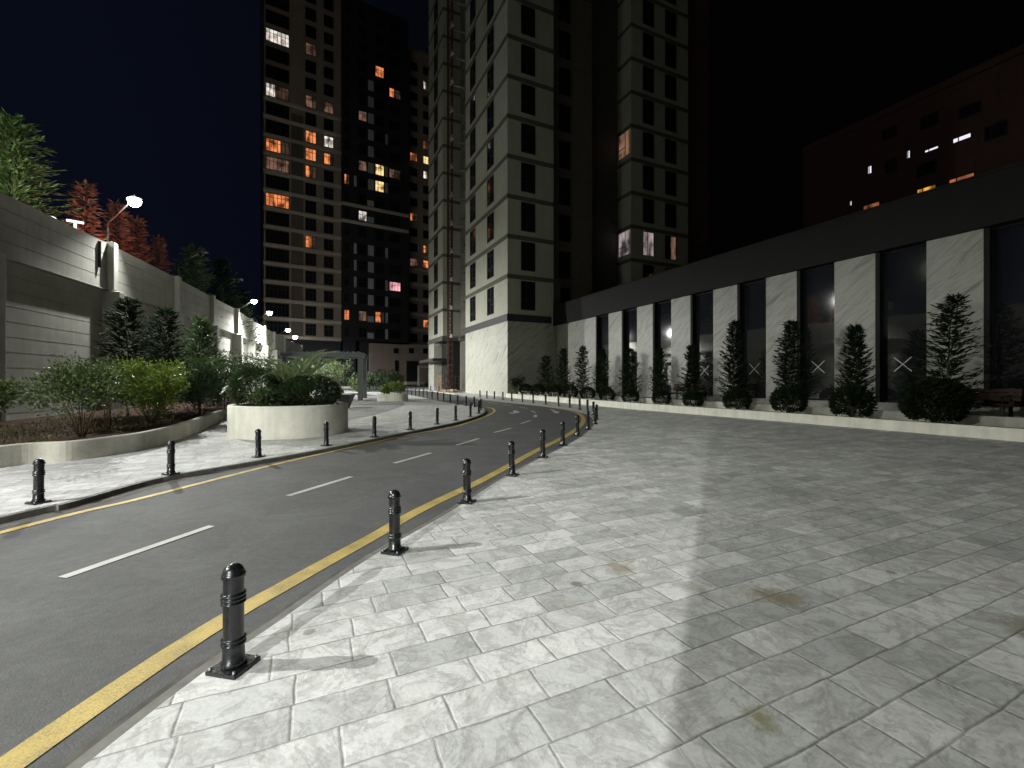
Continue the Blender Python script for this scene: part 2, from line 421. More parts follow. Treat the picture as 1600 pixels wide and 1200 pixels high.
k = MB(); strip(k, rk, .14, ROADZ+.004, .14); o = struct(k.build('gutter', M['gutter']))
k = MB(); strip(k, lk, .07, -.004, -.035); o = struct(k.build('kerb', M['kerb']))
k = MB(); strip(k, lk, .24, ROADZ+.002, -.19); o = struct(k.build('gutter', M['gutter']))
# kerb faces
def skirt(name, path, off, z0, z1, mat):
    p = offset(path, off); mb = MB(); vs = []
    for q in p: vs += [(q[0], q[1], zg(q[1])+z0), (q[0], q[1], zg(q[1])+z1)]
    mb.add(vs, [(2*i, 2*i+2, 2*i+3, 2*i+1) for i in range(len(p)-1)]); return struct(mb.build(name, mat))
skirt('kerb_face', rk+rk_end[:2], .07, ROADZ-.02, -.004, M['kerb'])
skirt('kerb_face', lk, -.07, ROADZ-.02, -.004, M['kerb'])
# white far footway in front of the rear blocks
struct(sheet('far_footway', [g(598,607.5),g(640,608.5),g(688,611.5),g(690,608),(-6,66),(-28,78),(-34,74)], 0, M['paving'], .1))
# grey setts round the pergola
gs = [g(x,y,.0) for x, y in [(470,668),(545,656),(590,647),(622,637),(632,631.5),(622,626),(604,620.5),(575,615.5),(545,612.5),(500,612),(440,618),(420,640)]]
struct(sheet('sett_circle', catmull(gs+[gs[0]], 4)[:-1], .006, M['paving_grey']))

# markings
dzm = ROADZ+.005
def gm(x, y): return g(x, y, ROADZ)
ry = [(-4.2,-8),(-2.75,-2),(-2.35,.6)]+[gm(x,y) for x, y in
   [(260,1026),(460,907),(572,845),(660,795),(760,747),(835,706),(885,681),(908,664),(911,653),(900,644.5),(870,638),(830,633),(790,629),(756,625.5)]]
k = MB(); strip(k, catmull(ry, 6), .17, dzm)
ly = [(-8.4,-8),(-6.6,0)]+[gm(x,y) for x, y in
   [(0,829),(200,781),(300,756),(425,725),(525,702.5),(625,681),(700,668),(725,661),(750,652.5),(766,645.5),(769,640.5),(762,637),(745,635)]]
strip(k, catmull(ly, 6), .12, dzm+.001, -.11)
struct(k.build('yellow_edge_line', M['yellow']))
k = MB()
for a, b in [((97,903),(331,822)),((450,775),(549,745)),((616,724),(673,708)),((713,696),(749,685)),((772,676),(799,669)),((814,662),(830,657)),
             ((830,642),(837,645)),((811,636),(824,638.3)),((786,632),(799,634)),((764,629),(777,631)),((735,627),(748,628))]:
    strip(k, [gm(*a), gm(*b)], .10, dzm)
c = gm(97,903); d = gm(331,822)
strip(k, [(-6.2,-6.5),(-5.6,-4.2)], .1, dzm); strip(k, [(-5.1,-1.6),(-4.45,.4)], .1, dzm)
struct(k.build('lane_dashes', M['white_line']))
def poly_mark(name, pts):
    k = MB(); P = [gm(x, y) for x, y in pts]
    k.add([(x, y, zg(y)+dzm+.002) for x, y in P], [tuple(range(len(P)))]); o = k.build(name, M['white_line'])
    bm = bmesh.new(); bm.from_mesh(o.data); bmesh.ops.triangulate(bm, faces=bm.faces[:])
    for f in bm.faces:
        f.normal_update()
        if f.normal.z < 0: f.normal_flip()
    bm.to_mesh(o.data); bm.free(); return struct(o)
poly_mark('turn_arrow', [(795,646),(805,646.6),(805,645.4),(812,645),(810,643),(804,641),(801,643.2),(804,644.2),(802,644.8),(795,645)])
poly_mark('turn_arrow', [(858,639.2),(863,639.6),(869,642.6),(872,643.2),(875.5,643.6),(872,646),(868,646),(864,643.8),(863,641.6)])
poly_mark('road_patch_mark', [(833,651),(836,652.4),(839,651.6),(840,649),(837,648),(834,649)])

# ------------------------------------------------------------------ tower and low building frame
U = Vector((.906,.4233,0)); W = Vector((-.4233,.906,0)); C0 = Vector((-.37,36.9,0)); Z = Vector((0,0,1))
def P(u, w, z): return C0+U*u+W*w+Z*z
def fbox(mb, u0, u1, w0, w1, z0, z1, mi=0): mb.box(P(u0,w0,z0), U*(u1-u0), W*(w1-w0), Z*(z1-z0), mi); return mb
FH, Z0, NF = 3.3, 7.33, 14
TOP = Z0+NF*FH
def tower():
    t = thing('apartment_tower', 'tall pale apartment tower with marble clad ground floor beside the low glazed building', 'apartment building', P(0,0,0))
    def bd(mb, name, mat, par=None):
        o = mb.build(name, mat, par or t)
        if par is None or par == t: o.matrix_parent_inverse = t.matrix_basis.inverted() if False else Matrix.Translation(-t.location)
        return o
    # corner volumes above the base, one wall mesh
    mb = MB()
    vol = [(0,4.38,0,10.5),(0.02,6,18.8,25.5)]
    fbox(mb, 0, 4.38, 0, 10.5, Z0, TOP); fbox(mb, 0, 5, 18.8, 25.5, Z0, TOP)
    fbox(mb, 13.94, 21.5, 1.32, 16, Z0, TOP)
    bd(mb, 'wall', M['tower_wall'])
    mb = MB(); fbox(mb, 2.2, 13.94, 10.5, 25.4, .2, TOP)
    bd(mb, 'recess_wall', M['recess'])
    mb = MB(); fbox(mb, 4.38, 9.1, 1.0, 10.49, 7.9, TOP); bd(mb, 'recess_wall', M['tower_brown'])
    mb = MB(); fbox(mb, 9.1, 13.94, 3.4, 10.49, 7.9, TOP); bd(mb, 'shadow_wall', M['tower_dark'])  # shade of the deep recess is put into this dark wall colour
    mb = MB(); fbox(mb, 21.5, 27, 3.5, 16, 7.9, TOP); bd(mb, 'red_wall', M['rear_red'])
    # base cladding
    mb = MB(); fbox(mb, 0, 4.38, 0, 10.5, .1, 6.75); bd(mb, 'marble_base', M['marble'])
    mb = MB(); fbox(mb, 0, 5, 22.8, 25.5, .1, 6.75); bd(mb, 'marble_base', M['marble'])
    # charcoal band
    mb = MB(); fbox(mb, -.08, 4.38, -.08, 10.55, 6.75, Z0); bd(mb, 'charcoal_band', M['charcoal'])
    mb = MB(); fbox(mb, -.08, 5, 18.75, 25.58, 6.75, Z0); fbox(mb, 1.9, 2.19, 10.55, 18.75, 6.75, Z0); bd(mb, 'charcoal_band', M['tower_dark'])
    # floor bands
    for i in range(1, NF+1):
        z = Z0+i*FH-.36 if i < NF else TOP-.2
        mb = MB()
        fbox(mb, -.05, 4.38, -.05, 10.53, z, z+.36); fbox(mb, -.05, 5, 18.77, 25.55, z, z+.36)
        fbox(mb, 13.90, 21.55, 1.27, 8, z, z+.36); fbox(mb, 4.38, 9.1, .96, 1.0, z, z+.2)
        fbox(mb, 21.5, 27.03, 3.46, 8, z, z+.3)
        bd(mb, 'floor_band', M['tower_brown'])
    # windows: list of (face, a0, a1)
    def win(kind, face, a0, a1, z0, z1, at, lit=None, name='window'):
        # dark reveal frame set proud of the wall by 3 mm and glass inside it
        fr = MB(); gl = MB(); e = .05
        if face == 'u':      # plane u = at, runs along w
            f = lambda m, a, b, c, d, p0, p1: fbox(m, at-p1, at-p0, a, b, c, d)
        else:
            f = lambda m, a, b, c, d, p0, p1: fbox(m, a, b, at-p1, at-p0, c, d)
        for (a, b, c, d) in ((a0, a0+e, z0, z1), (a1-e, a1, z0, z1), (a0+e, a1-e, z0, z0+e), (a0+e, a1-e, z1-e, z1)):
            f(fr, a, b, c, d, .002, .05)
        mid = a0+(a1-a0)*.42
        f(fr, mid-.025, mid+.025, z0+e, z1-e, .002, .045)
        f(fr, a0+e, mid-.025, z0+.85, z0+.90, .002, .045)
        o = bd(fr, name, M['frame'])
        f(gl, a0+e, a1-e, z0+e, z1-e, .003, .02)
        gg = gl.build('pane', M[lit] if lit else M['glass'], o)
        return o
    for i in range(NF):
        z0 = Z0+i*FH+.42; z1 = z0+2.42
        win(0, 'u', 2.9, 4.4, z0, z1, 0); win(0, 'u', 7.5, 9.0, z0, z1, 0)
        win(0, 'w', 1.235, 2.56, z0, z1, 0)
        win(0, 'u', 21.0, 22.6, z0, z1, 0)
        if 0 < i < 12: win(0, 'w', 5.5, 6.7, z0, z1, 1.0)
        elif not i:
            o = win(0, 'w', 5.5, 6.7, 8.4, 10.2, 1.0)
        win(0, 'w', 15.4, 16.8, z0, z1, 1.32, 'room_w' if i == 2 else None)
        o = win(0, 'w', 18.3, 19.8, z0, z1, 1.32, None)
        if i == 2:
            q = MB(); fbox(q, 19.1, 19.72, 1.32-.03, 1.32-.021, z0+.06, z1-.06); q.build('lit_curtain', M['lit_d'], o)
        # windows of the recess, wide frames with two panes
        lg = MB(); fbox(lg, 2.14, 2.19, 12.6, 15.6, z0+.5, z1-.1); o2 = bd(lg, 'recess_window', M['frame'])
        l2 = MB(); fbox(l2, 2.09, 2.135, 12.8, 14.1, z0+.6, z1-.2); fbox(l2, 2.09, 2.135, 14.2, 15.4, z0+.6, z1-.2); l2.build('recess_window_glass', M['glass'], o2)
        l3 = MB(); fbox(l3, 1.7, 2.08, 15.5, 16.6, z0+.1, z0+1.0); l3.build('air_conditioner', M['tower_brown'], o2)
        # corner window opening on the return of the rear wing
        if i in (2, 5):
            q = MB(); fbox(q, 13.90, 13.935, 1.5, 3.2, z0+.1, z1); o3 = bd(q, 'corner_window', M['room_w'] if i == 2 else M['room_b'])
            q = MB()
            for a in (1.5, 2.1, 3.14): fbox(q, 13.85, 13.899, a, a+.06, z0+.1, z1)
            fbox(q, 13.85, 13.899, 2.2, 3.14, z0+.9, z0+.96)
            q.build('corner_window_frame', M['frame'] if i == 5 else M['tower_wall'], o3)
    # ground floor: dark entrance, glazing and canopy in the recess
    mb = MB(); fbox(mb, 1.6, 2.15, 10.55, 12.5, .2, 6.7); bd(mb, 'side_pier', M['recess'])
    mb = MB(); fbox(mb, 2.05, 2.18, 12.5, 15.6, .2, 5.9); bd(mb, 'entrance_opening', M['frame'])
    mb = MB(); fbox(mb, 1.0, 2.18, 18.9, 22.75, .2, 6.7); bd(mb, 'lobby_glazing', M['glass'])
    mb = MB(); fbox(mb, -1.2, 0, 19.0, 25.6, 4.3, 4.62); fbox(mb, 0, 1, 18.9, 22.7, 4.3, 4.62); bd(mb, 'canopy', M['frame'])
    mb = MB(); fbox(mb, .6, 2.0, 10.55, 18.7, .45, .78); bd(mb, 'entrance_step', M['kerb'])
    # parapet
    mb = MB(); fbox(mb, -.1, 4.5, -.1, 10.6, TOP+.17, TOP+.9); bd(mb, 'parapet', M['tower_wall'])
    # duct box and pipes on the inner corner
    mb = MB(); fbox(mb, 4.5, 5.3, .35, .95, 8.35, 10.9); bd(mb, 'duct_cover', M['tower_brown'])
    return t
tower()

def low_building():
    t = thing('glazed_building', 'low building with marble piers, tall dark windows and charcoal fascia', 'building', P(4.38,-18,.4))
    def bd(mb, name, mat, par=None):
        o = mb.build(name, mat, par or t)
        if par is None: o.matrix_parent_inverse = Matrix.Translation(-t.location)
        return o
    e = -42
    mb = MB(); fbox(mb, 4.78, 16, e, .9, .1, 8.0); bd(mb, 'body', M['fascia'])
    mb = MB(); fbox(mb, 4.22, 4.775, e, -.09, 6.55, 8.25); fbox(mb, 4.20, 4.219, e, -.09, 6.55, 6.64); fbox(mb, 4.19, 4.219, e, -.09, 8.17, 8.25); bd(mb, 'fascia', M['fascia'])
    mb = MB(); fbox(mb, 4.40, 4.775, e, -.02, .1, .88); bd(mb, 'plinth', M['marble_grey'])
    edges = [(-.02, -6.15)]
    wins = []
    for i in range(12):
        a = 6.15+2.98*i; wins.append((a, a+1.54)); edges.append((-(a+1.54), -(a+2.98)))
    for b, a in edges:
        mb = MB(); fbox(mb, 4.38, 4.775, a, b, .885, 6.545); bd(mb, 'marble_pier', M['marble_grey'])
    for i, (a, b) in enumerate(wins):
        fr = MB()
        fbox(fr, 4.55, 4.72, -b, -b+.06, .89, 6.54); fbox(fr, 4.385, 4.72, -a-.14, -a-.003, .89, 6.54)
        fbox(fr, 4.55, 4.72, -b+.06, -a-.14, .89, .96); fbox(fr, 4.55, 4.72, -b+.06, -a-.14, 6.47, 6.54)
        o = bd(fr, 'window', M['black'])
        gl = MB(); fbox(gl, 4.66, 4.70, -b+.06, -a-.14, .96, 6.47); gl.build('pane', M['shop_glass'], o)
        if 2 < i < 7:
            x = MB(); c = P(4.650, -(a+b)/2+.03, 2.30); h = .37
            for s in (1, -1):
                d = (W*s*.72+Z*.70).normalized(); n = d.cross(U).normalized()
                x.box(c-d*h-n*.017-U*(.004 if s > 0 else .009), d*2*h, n*.034, U*.003)
            x.build('tape_cross', M['tape'], o)
    for s in (.22, .52):
        mb = MB(); mb.tube([P(4.22,-s,.5), P(4.22,-s,6.5)], .055, 10); o = bd(mb, 'downpipe', M['pipe'])
    mb = MB(); mb.tube([P(4.12,-.25,6.5), P(4.12,-.25,8.3), P(4.4,.2,8.6)], .06, 10); bd(mb, 'downpipe', M['pipe'])
low_building()

# ------------------------------------------------------------------ rear blocks
O2 = Vector((-43.2,78,0)); D2 = Vector((.854,.52,0)); N2 = Vector((-.52,.854,0))
def Q(u, w, z): return O2+D2*u+N2*w+Z*z
def qbox(mb, u0, u1, w0, w1, z0, z1, mi=0): mb.box(Q(u0,w0,z0), D2*(u1-u0), N2*(w1-w0), Z*(z1-z0), mi); return mb
def upx(px, w=0):
    o = O2+N2*w; return on_line(o, D2, px)
def pix(p): return 800+F*p[0]/p[1], HOR-F*(p[2]-CAMZ)/p[1]
BASE2, FH2 = 9.8, 3.2
LIT = {'a': [(444,65,'lit_w'),(484,80,'lit_d'),(442,147,'lit_w'),(485,160,'lit_d'),(512,172,'lit_d'),(483,218,'lit_o'),(513,228,'lit_w'),(435,236,'lit_o'),
             (486,247,'lit_o'),(514,250,'lit_o'),(430,263,'lit_d'),(484,268,'lit_o'),(434,317,'lit_o'),(491,382,'lit_o')],
       'b': [(592,124,'lit_o'),(617,137,'lit_o'),(566,170,'lit_d'),(565,270,'lit_d'),(592,272,'lit_y'),(617,282,'lit_d'),(593,298,'lit_y'),(542,291,'lit_o'),
             (566,345,'lit_w'),(615,447,'lit_p'),(549,491,'lit_o'),(570,495,'lit_d'),(595,494,'lit_o')],
       'c': [(645,241,'lit_o'),(666,230,'lit_o'),(666,253,'lit_y'),(666,275,'lit_w'),(644,336,'lit_o'),(667,388,'lit_o'),(642,407,'lit_d'),(666,411,'lit_o'),(664,500,'lit_o'),(665,143,'lit_w')]}
def rear_window(t, w, u0, u1, z0, z1, key, patch=None, mull=2):
    c = Q((u0+u1)/2, w, (z0+z1)/2); px, py = pix(c); m = 'glass'
    for (lx, ly, lm) in LIT[key]:
        if abs(lx-px) < 13 and abs(ly-py) < 13.5:
            if lm.startswith('lit') and (abs(lx-px)+abs(ly-py)*1.0) < 22: m = lm; LIT[key].remove((lx, ly, lm)); break
    fr = MB(); e = .09
    for a, b, c0, c1 in ((u0, u0+e, z0, z1), (u1-e, u1, z0, z1), (u0+e, u1-e, z0, z0+e), (u0+e, u1-e, z1-e, z1)): qbox(fr, a, b, w-.07, w-.003, c0, c1)
    for i in range(1, mull+1):
        x = u0+(u1-u0)*i/(mull+1); qbox(fr, x-.04, x+.04, w-.065, w-.003, z0+e, z1-e)
    qbox(fr, u0+e, u1-e, w-.062, w-.003, z1-.75, z1-.68)
    o = fr.build('window', M['frame'], t); o.matrix_parent_inverse = Matrix.Translation(-t.location)
    um = u1-e
    if m in ('lit_w', 'lit_d', 'lit_o') and (int(px)+int(py)) % 3: um = u0+e+(u1-u0-2*e)*(.38 if (int(px)+int(py)) % 3 == 1 else .62)
    gl = MB(); qbox(gl, u0+e, um, w-.03, w-.004, z0+e, z1-e); gl.build('pane', M[m], o)
    if um < u1-e:
        gl = MB(); qbox(gl, um, u1-e, w-.03, w-.004, z0+e, z1-e); gl.build('pane', M['lit_faint'], o)
def rear(name, label, key, ua, ub, wf, depth, top, wallmat, cols, bandmat=None, bands=(), panels=(), plan=0):
    t = thing(name, label, 'apartment building', Q((ua+ub)/2, wf, 0))
    def bd(mb, nm, mat):
        o = mb.build(nm, mat, t); o.matrix_parent_inverse = Matrix.Translation(-t.location); return o
    mb = MB(); qbox(mb, ua, ub, wf, wf+depth, BASE2, top); bd(mb, 'wall', wallmat)
    n = int((top-BASE2)/FH2)
    for i in range(n):
        z = BASE2+i*FH2
        if bandmat and i in bands:
            mb = MB(); qbox(mb, ua-.1, ub, wf-.28, wf-.002, z-.28, z+.28); bd(mb, 'balcony_band', bandmat)
        for (x0, x1, hz0, hz1, mu) in cols:
            rear_window(t, wf, upx(x0, wf), upx(x1, wf), z+hz0, z+hz1, key, mull=mu)
        for (x0, x1, hz0, hz1, rows) in panels:
            if i in rows:
                mb = MB(); qbox(mb, upx(x0, wf), upx(x1, wf), wf-.05, wf-.003, z+hz0, z+hz1); bd(mb, 'light_panel', M['panel'])
    mb = MB(); qbox(mb, ua-.15, ub+.0, wf-.15, wf+depth, top+.002, top+.8); bd(mb, 'parapet', wallmat)
    return t, bd
M['block_beige'] = plaster('rear_beige_render', (.40,.33,.28), .15)
M['block_band'] = plaster('rear_pale_band', (.62,.55,.48), .12)
M['block_dark'] = plaster('rear_dark_cladding', (.035,.035,.045), .1)
M['panel'] = plaster('rear_light_panel', (.55,.55,.54), .1)
u0, u1, u2, u3 = 0, upx(533), upx(638, -.7), upx(638, -.7)
t, bd = rear('rear_tower', 'beige rear apartment block with pale balcony bands and orange lit windows at left', 'a', 0, u1, 0, 16, 78, M['block_beige'],
   [(415,452,.45,2.75,5),(477,494,.5,2.7,2),(506,521,.5,2.6,1)], M['block_band'], range(0, 14))
mb = MB(); qbox(mb, .3, u1, .3, 16, .2, BASE2-.29); bd(mb, 'ground_floor', M['block_dark'])
mb = MB(); qbox(mb, upx(455,-.03), upx(474,-.03), -.05, -.003, BASE2+.3, 50); bd(mb, 'brick_strip', M['tower_brown'])
t, bd = rear('rear_tower', 'charcoal clad rear apartment block with scattered pale panels in the middle of the skyline', 'b', u1+.02, u2, -.7, 16, 74, M['block_dark'],
   [(537.5,546,.55,2.5,1),(560,573,.55,2.5,1),(586,600,.45,2.6,2),(608,626,.55,2.4,3)], M['block_band'], (7, 8),
   [(575,584,.5,2.5,(2,3,4,5,9,10,11,12,13,14,15)),(553,557,.5,2.5,(2,3,4,5,9)),(602,606,.5,2.5,(0,1,2,3,5,9,10,12)),(574,584,.5,1.6,(0,1,7,8))])
mb = MB(); qbox(mb, u1+.4, upx(556,0), 0, 15, .2, BASE2-.01); qbox(mb, upx(562,0), upx(575,0), 0, 15, .2, BASE2-.01); bd(mb, 'ground_floor', M['block_dark'])
u4 = upx(712, 3)
u3 = upx(638.2, 3)
t, bd = rear('rear_tower', 'pale narrow rear block glimpsed between the charcoal block and the near tower', 'c', u3, u4, 3, 14, 72, M['block_beige'],
   [(640.5,652,.6,2.3,2),(661,669.5,.6,2.3,1),(678,690,.6,2.3,1)], M['block_band'], range(0, 6))
# podium under dark and narrow blocks
t = thing('rear_podium', 'beige ground floor podium with three small square windows and dark garage door', 'building', Q(22,-.2,0))
def bdp(mb, nm, mat, par=None):
    o = mb.build(nm, mat, par or t); o.matrix_parent_inverse = Matrix.Translation(-t.location) if par is None else Matrix(); return o
mb = MB(); qbox(mb, upx(577,-.3), upx(720,-.3), -.3, 2.9, .3, 9.45); bdp(mb, 'wall', M['block_beige'])
def pz(y, px): 
    p = Q(upx(px,-.3),-.3,0); return CAMZ+(HOR-y)*p[1]/F
for a, b, ya, yb in ((615,623,552,544),(639,646.5,552,544),(661,668,552.5,544.5)):
    mb = MB(); qbox(mb, upx(a,-.3), upx(b,-.3), -.36, -.302, pz(ya,a), pz(yb,a)); bdp(mb, 'small_window', M['glass'])
mb = MB(); qbox(mb, upx(635,-.3), upx(653,-.3), -.36, -.302, 1.2, pz(564,640)); bdp(mb, 'garage_door', M['frame'])
mb = MB(); qbox(mb, upx(617,-.3), upx(623,-.3), -.36, -.302, pz(580,620), pz(563,620)); bdp(mb, 'narrow_window', M['glass'])
mb = MB(); qbox(mb, upx(632,-.3), upx(660,-.3), -1.6, -.302, pz(601,640), pz(596.5,640)); bdp(mb, 'loading_step', M['block_band'])
t = thing('portal_frame', 'small white portal frame standing beside the dark garage door', 'gate', Q(upx(664,-3),-3,zg(80)))
mb = MB()
h = 3.6
mb.cbox((-1.3,0,h/2), (.35,.35,h), 0); mb.cbox((1.3,0,h/2), (.35,.35,h), 0); mb.build('post', M['planter'], t)
mb = MB(); mb.cbox((0,0,h+.2), (2.95,.4,.4), 0); mb.build('lintel', M['planter'], t); t.rotation_euler = (0,0,math.atan2(.52,.854))

# far right building
O3 = Vector((29.7,45.7,0))
def S(s, d, z): return O3-W*s+U*d+Z*z
def sbox(mb, s0, s1, d0, d1, z0, z1): mb.box(S(s0,d0,z0), -W*(s1-s0), U*(d1-d0), Z*(z1-z0)); return mb
t = thing('background_building', 'dim reddish apartment building with a few lit windows rising behind the low building', 'apartment building', S(15,0,0))
def bd3(mb, nm, mat, par=None):
    o = mb.build(nm, mat, par or t)
    if par is None: o.matrix_parent_inverse = Matrix.Translation(-t.location)
    return o
M['far_red'] = plaster('background_reddish_wall', (.11,.055,.048), .1)
mb = MB(); sbox(mb, 0, 45, 0, 14, .3, 25); bd3(mb, 'wall', M['far_red'])
mb = MB(); sbox(mb, -.1, 45, -.15, 14, 25.01, 25.6); bd3(mb, 'parapet', M['far_red'])
def s_at(px): return on_line(O3, -W, px)
def win3(x0, x1, y0, y1, mat):
    s0, s1 = s_at(x0), s_at(x1); xm = (x0+x1)/2; sm = s_at(xm); Ym = S(sm,0,0)[1]
    za, zb = CAMZ+(HOR-y1)*Ym/F, CAMZ+(HOR-y0)*Ym/F
    mb = MB()
    for a, b, c, d in ((s0-.08,s0,za-.08,zb+.08),(s1,s1+.08,za-.08,zb+.08),(s0,s1,za-.08,za),(s0,s1,zb,zb+.08)): sbox(mb, a, b, -.06, -.003, c, d)
    sbox(mb, s0+(s1-s0)*.3-.03, s0+(s1-s0)*.3+.03, -.06, -.003, za, zb)
    o = bd3(mb, 'window', M['frame']); q = MB(); sbox(q, s0, s1, -.03, -.004, za, zb); q.build('pane', M[mat], o)
for a in ((1434,1462,293,301,'amber'),(1484,1522,276,285,'rust'),(1350,1374,319,326,'rust'),(1357,1362,260,271,'cool'),(1418,1422,236,247,'cool'),
          (1446,1466,232,235,'cool'),(1490,1517,213,219,'cool'),(1328,1331,315,321,'cool'),
          (1385,1400,250,268,'glass'),(1434,1462,255,272,'glass'),(1540,1570,195,214,'glass'),(1380,1400,200,215,'glass'),(1440,1465,180,197,'glass'),(1500,1530,165,180,'glass')): win3(*a)

# ------------------------------------------------------------------ boundary wall on the left
WP = [(-11.6,-9.5),(-12.3,-3.2),(-13.2,2.8),(-14.7,7.8),(-16.1,13.45),(-17.6,19.4),(-19.3,25.5),(-21,31),(-22.6,36.4),(-24.7,42),(-26.6,47.6),(-28.4,53),(-30.2,59),(-32,65),(-33.6,71)]
WT, WL = 7.65, 5.62
t = thing('boundary_wall', 'tall concrete plank boundary wall with projecting posts behind the planting', 'wall', (-16,14,0))
MTI = Matrix.Translation(-t.location)
for i in range(len(WP)-1):
    a, b = Vector((*WP[i],0)), Vector((*WP[i+1],0)); d = (b-a); L = d.length; d.normalize(); n = Vector((d.y,-d.x,0))   # n towards the road
    if n.x < 0: n = -n
    mb = MB(); z = WL
    hh = (WT-WL)/4
    for q in range(4): mb.box(a-n*.14+Z*(z+.012), d*L, n*.28, Z*(hh-.026)); z += hh
    mb.box(a-n*.12+Z*WL, d*L, n*.24, Z*(WT-WL-.02))
    o = mb.build('upper_panel', M['concrete'], t); o.matrix_parent_inverse = MTI
    mb = MB(); z = -.15
    mb.box(a-n*.30+Z*-.2, d*L, n*.26, Z*(WL-.05)); z = WL-.5
    while z > -.1: mb.box(a-n*.32+Z*z, d*L, n*.30, Z*.468); z -= .5
    o = mb.build('lower_panel', M['concrete'], t); o.matrix_parent_inverse = MTI
    mb = MB(); mb.box(a-n*.32+Z*(WL-.012), d*L, n*.50, Z*.024); o = mb.build('ledge', M['concrete_post'], t); o.matrix_parent_inverse = MTI
for i, p in enumerate(WP):
    a = Vector((*p,0)); b = Vector((*WP[min(i+1, len(WP)-1)],0)) if i < len(WP)-1 else a+(a-Vector((*WP[i-1],0))); d = (b-a).normalized(); n = Vector((d.y,-d.x,0))
    mb = MB(); mb.box(a-d*.17-n*.2+Z*(WL+.02), d*.34, n*.58, Z*(WT-WL+.03)); o = mb.build('upper_post', M['concrete_post'], t, bevel=.02); o.matrix_parent_inverse = MTI
    mb = MB(); mb.box(a-d*.20-n*.4+Z*-.2, d*.40, n*1.0, Z*(WL+.16)); o = mb.build('lower_post', M['concrete_post'], t, bevel=.02); o.matrix_parent_inverse = MTI

# ------------------------------------------------------------------ planting bed and its low wall
bw = catmull([(-9.9,-8),(-9.9,0),(-9.7,5)]+[g(x,y) for x, y in [(0,730),(110,720),(190,708),(230,700),(290,681),(358,651)]]+[(-13.3,22.5),(-15.5,28.5),(-18.5,36)], 12)
struct(sheet('planting_soil', offset(bw, .12)+[(-22,36),(-17.3,20),(-15.8,14),(-14.4,8.5),(-12.2,-3),(-11.6,-8)], .30, M['soil']))
def lowwall(name, label, path, h, th, mat, closed=False):
    a = offset(path, th/2); b = offset(path, -th/2); mb = MB(); n = len(path)
    z = [zg(p[1]) for p in path]; vs = []
    c = .018
    ai = offset(path, th/2-c); bi = offset(path, -th/2+c)
    for i in range(n): vs += [(*a[i],z[i]-.1),(*a[i],z[i]+h-c),(*ai[i],z[i]+h),(*bi[i],z[i]+h),(*b[i],z[i]+h-c),(*b[i],z[i]-.1)]
    fs = []
    for i in range(n-1):
        for j in range(5): fs.append((6*i+j, 6*i+j+1, 6*i+7+j, 6*i+6+j))
    fs += [tuple(range(6)), tuple(6*(n-1)+5-j for j in range(6))]
    mb.add(vs, fs); o = mb.build(name, mat)
    bm = bmesh.new(); bm.from_mesh(o.data); bmesh.ops.recalc_face_normals(bm, faces=bm.faces[:]); bm.to_mesh(o.data); bm.free()
    return tag(o, label, 'low wall')
lowwall('garden_wall', 'low curved concrete wall holding the soil bed on the left', bw, .40, .16, M['bed_wall'])
# right hand planter strip
pf = catmull([(-.42,36.5),(3.0,29.8),(6.3,23.2),(10.1,16.9),(13.2,11.57),(15.2,8.2),(19,2.5)], 5)
lowwall('planter_wall', 'long low white planter wall along the foot of the glazed building', pf, .33, .18, M['planter_white'])
pb = offset(pf, 1.08)
lowwall('planter_wall', 'inner white kerb wall behind the ball shrubs of the long planter', pb, .55, .14, M['planter_white'])
struct(sheet('planter_soil', pf+pb[::-1], .27, M['soil']))
ends = [P(4.5,.02,0), P(4.5,-36,0)]
back = [(19.5+0, 4.0)]
struct(sheet('facade_terrace', pb+[tuple(P(4.6,-37.5,0)[:2]), tuple(P(4.6,-.05,0)[:2]), tuple(P(1.2,-.05,0)[:2])], .40, M['marble_grey'] if False else M['kerb'], .2))

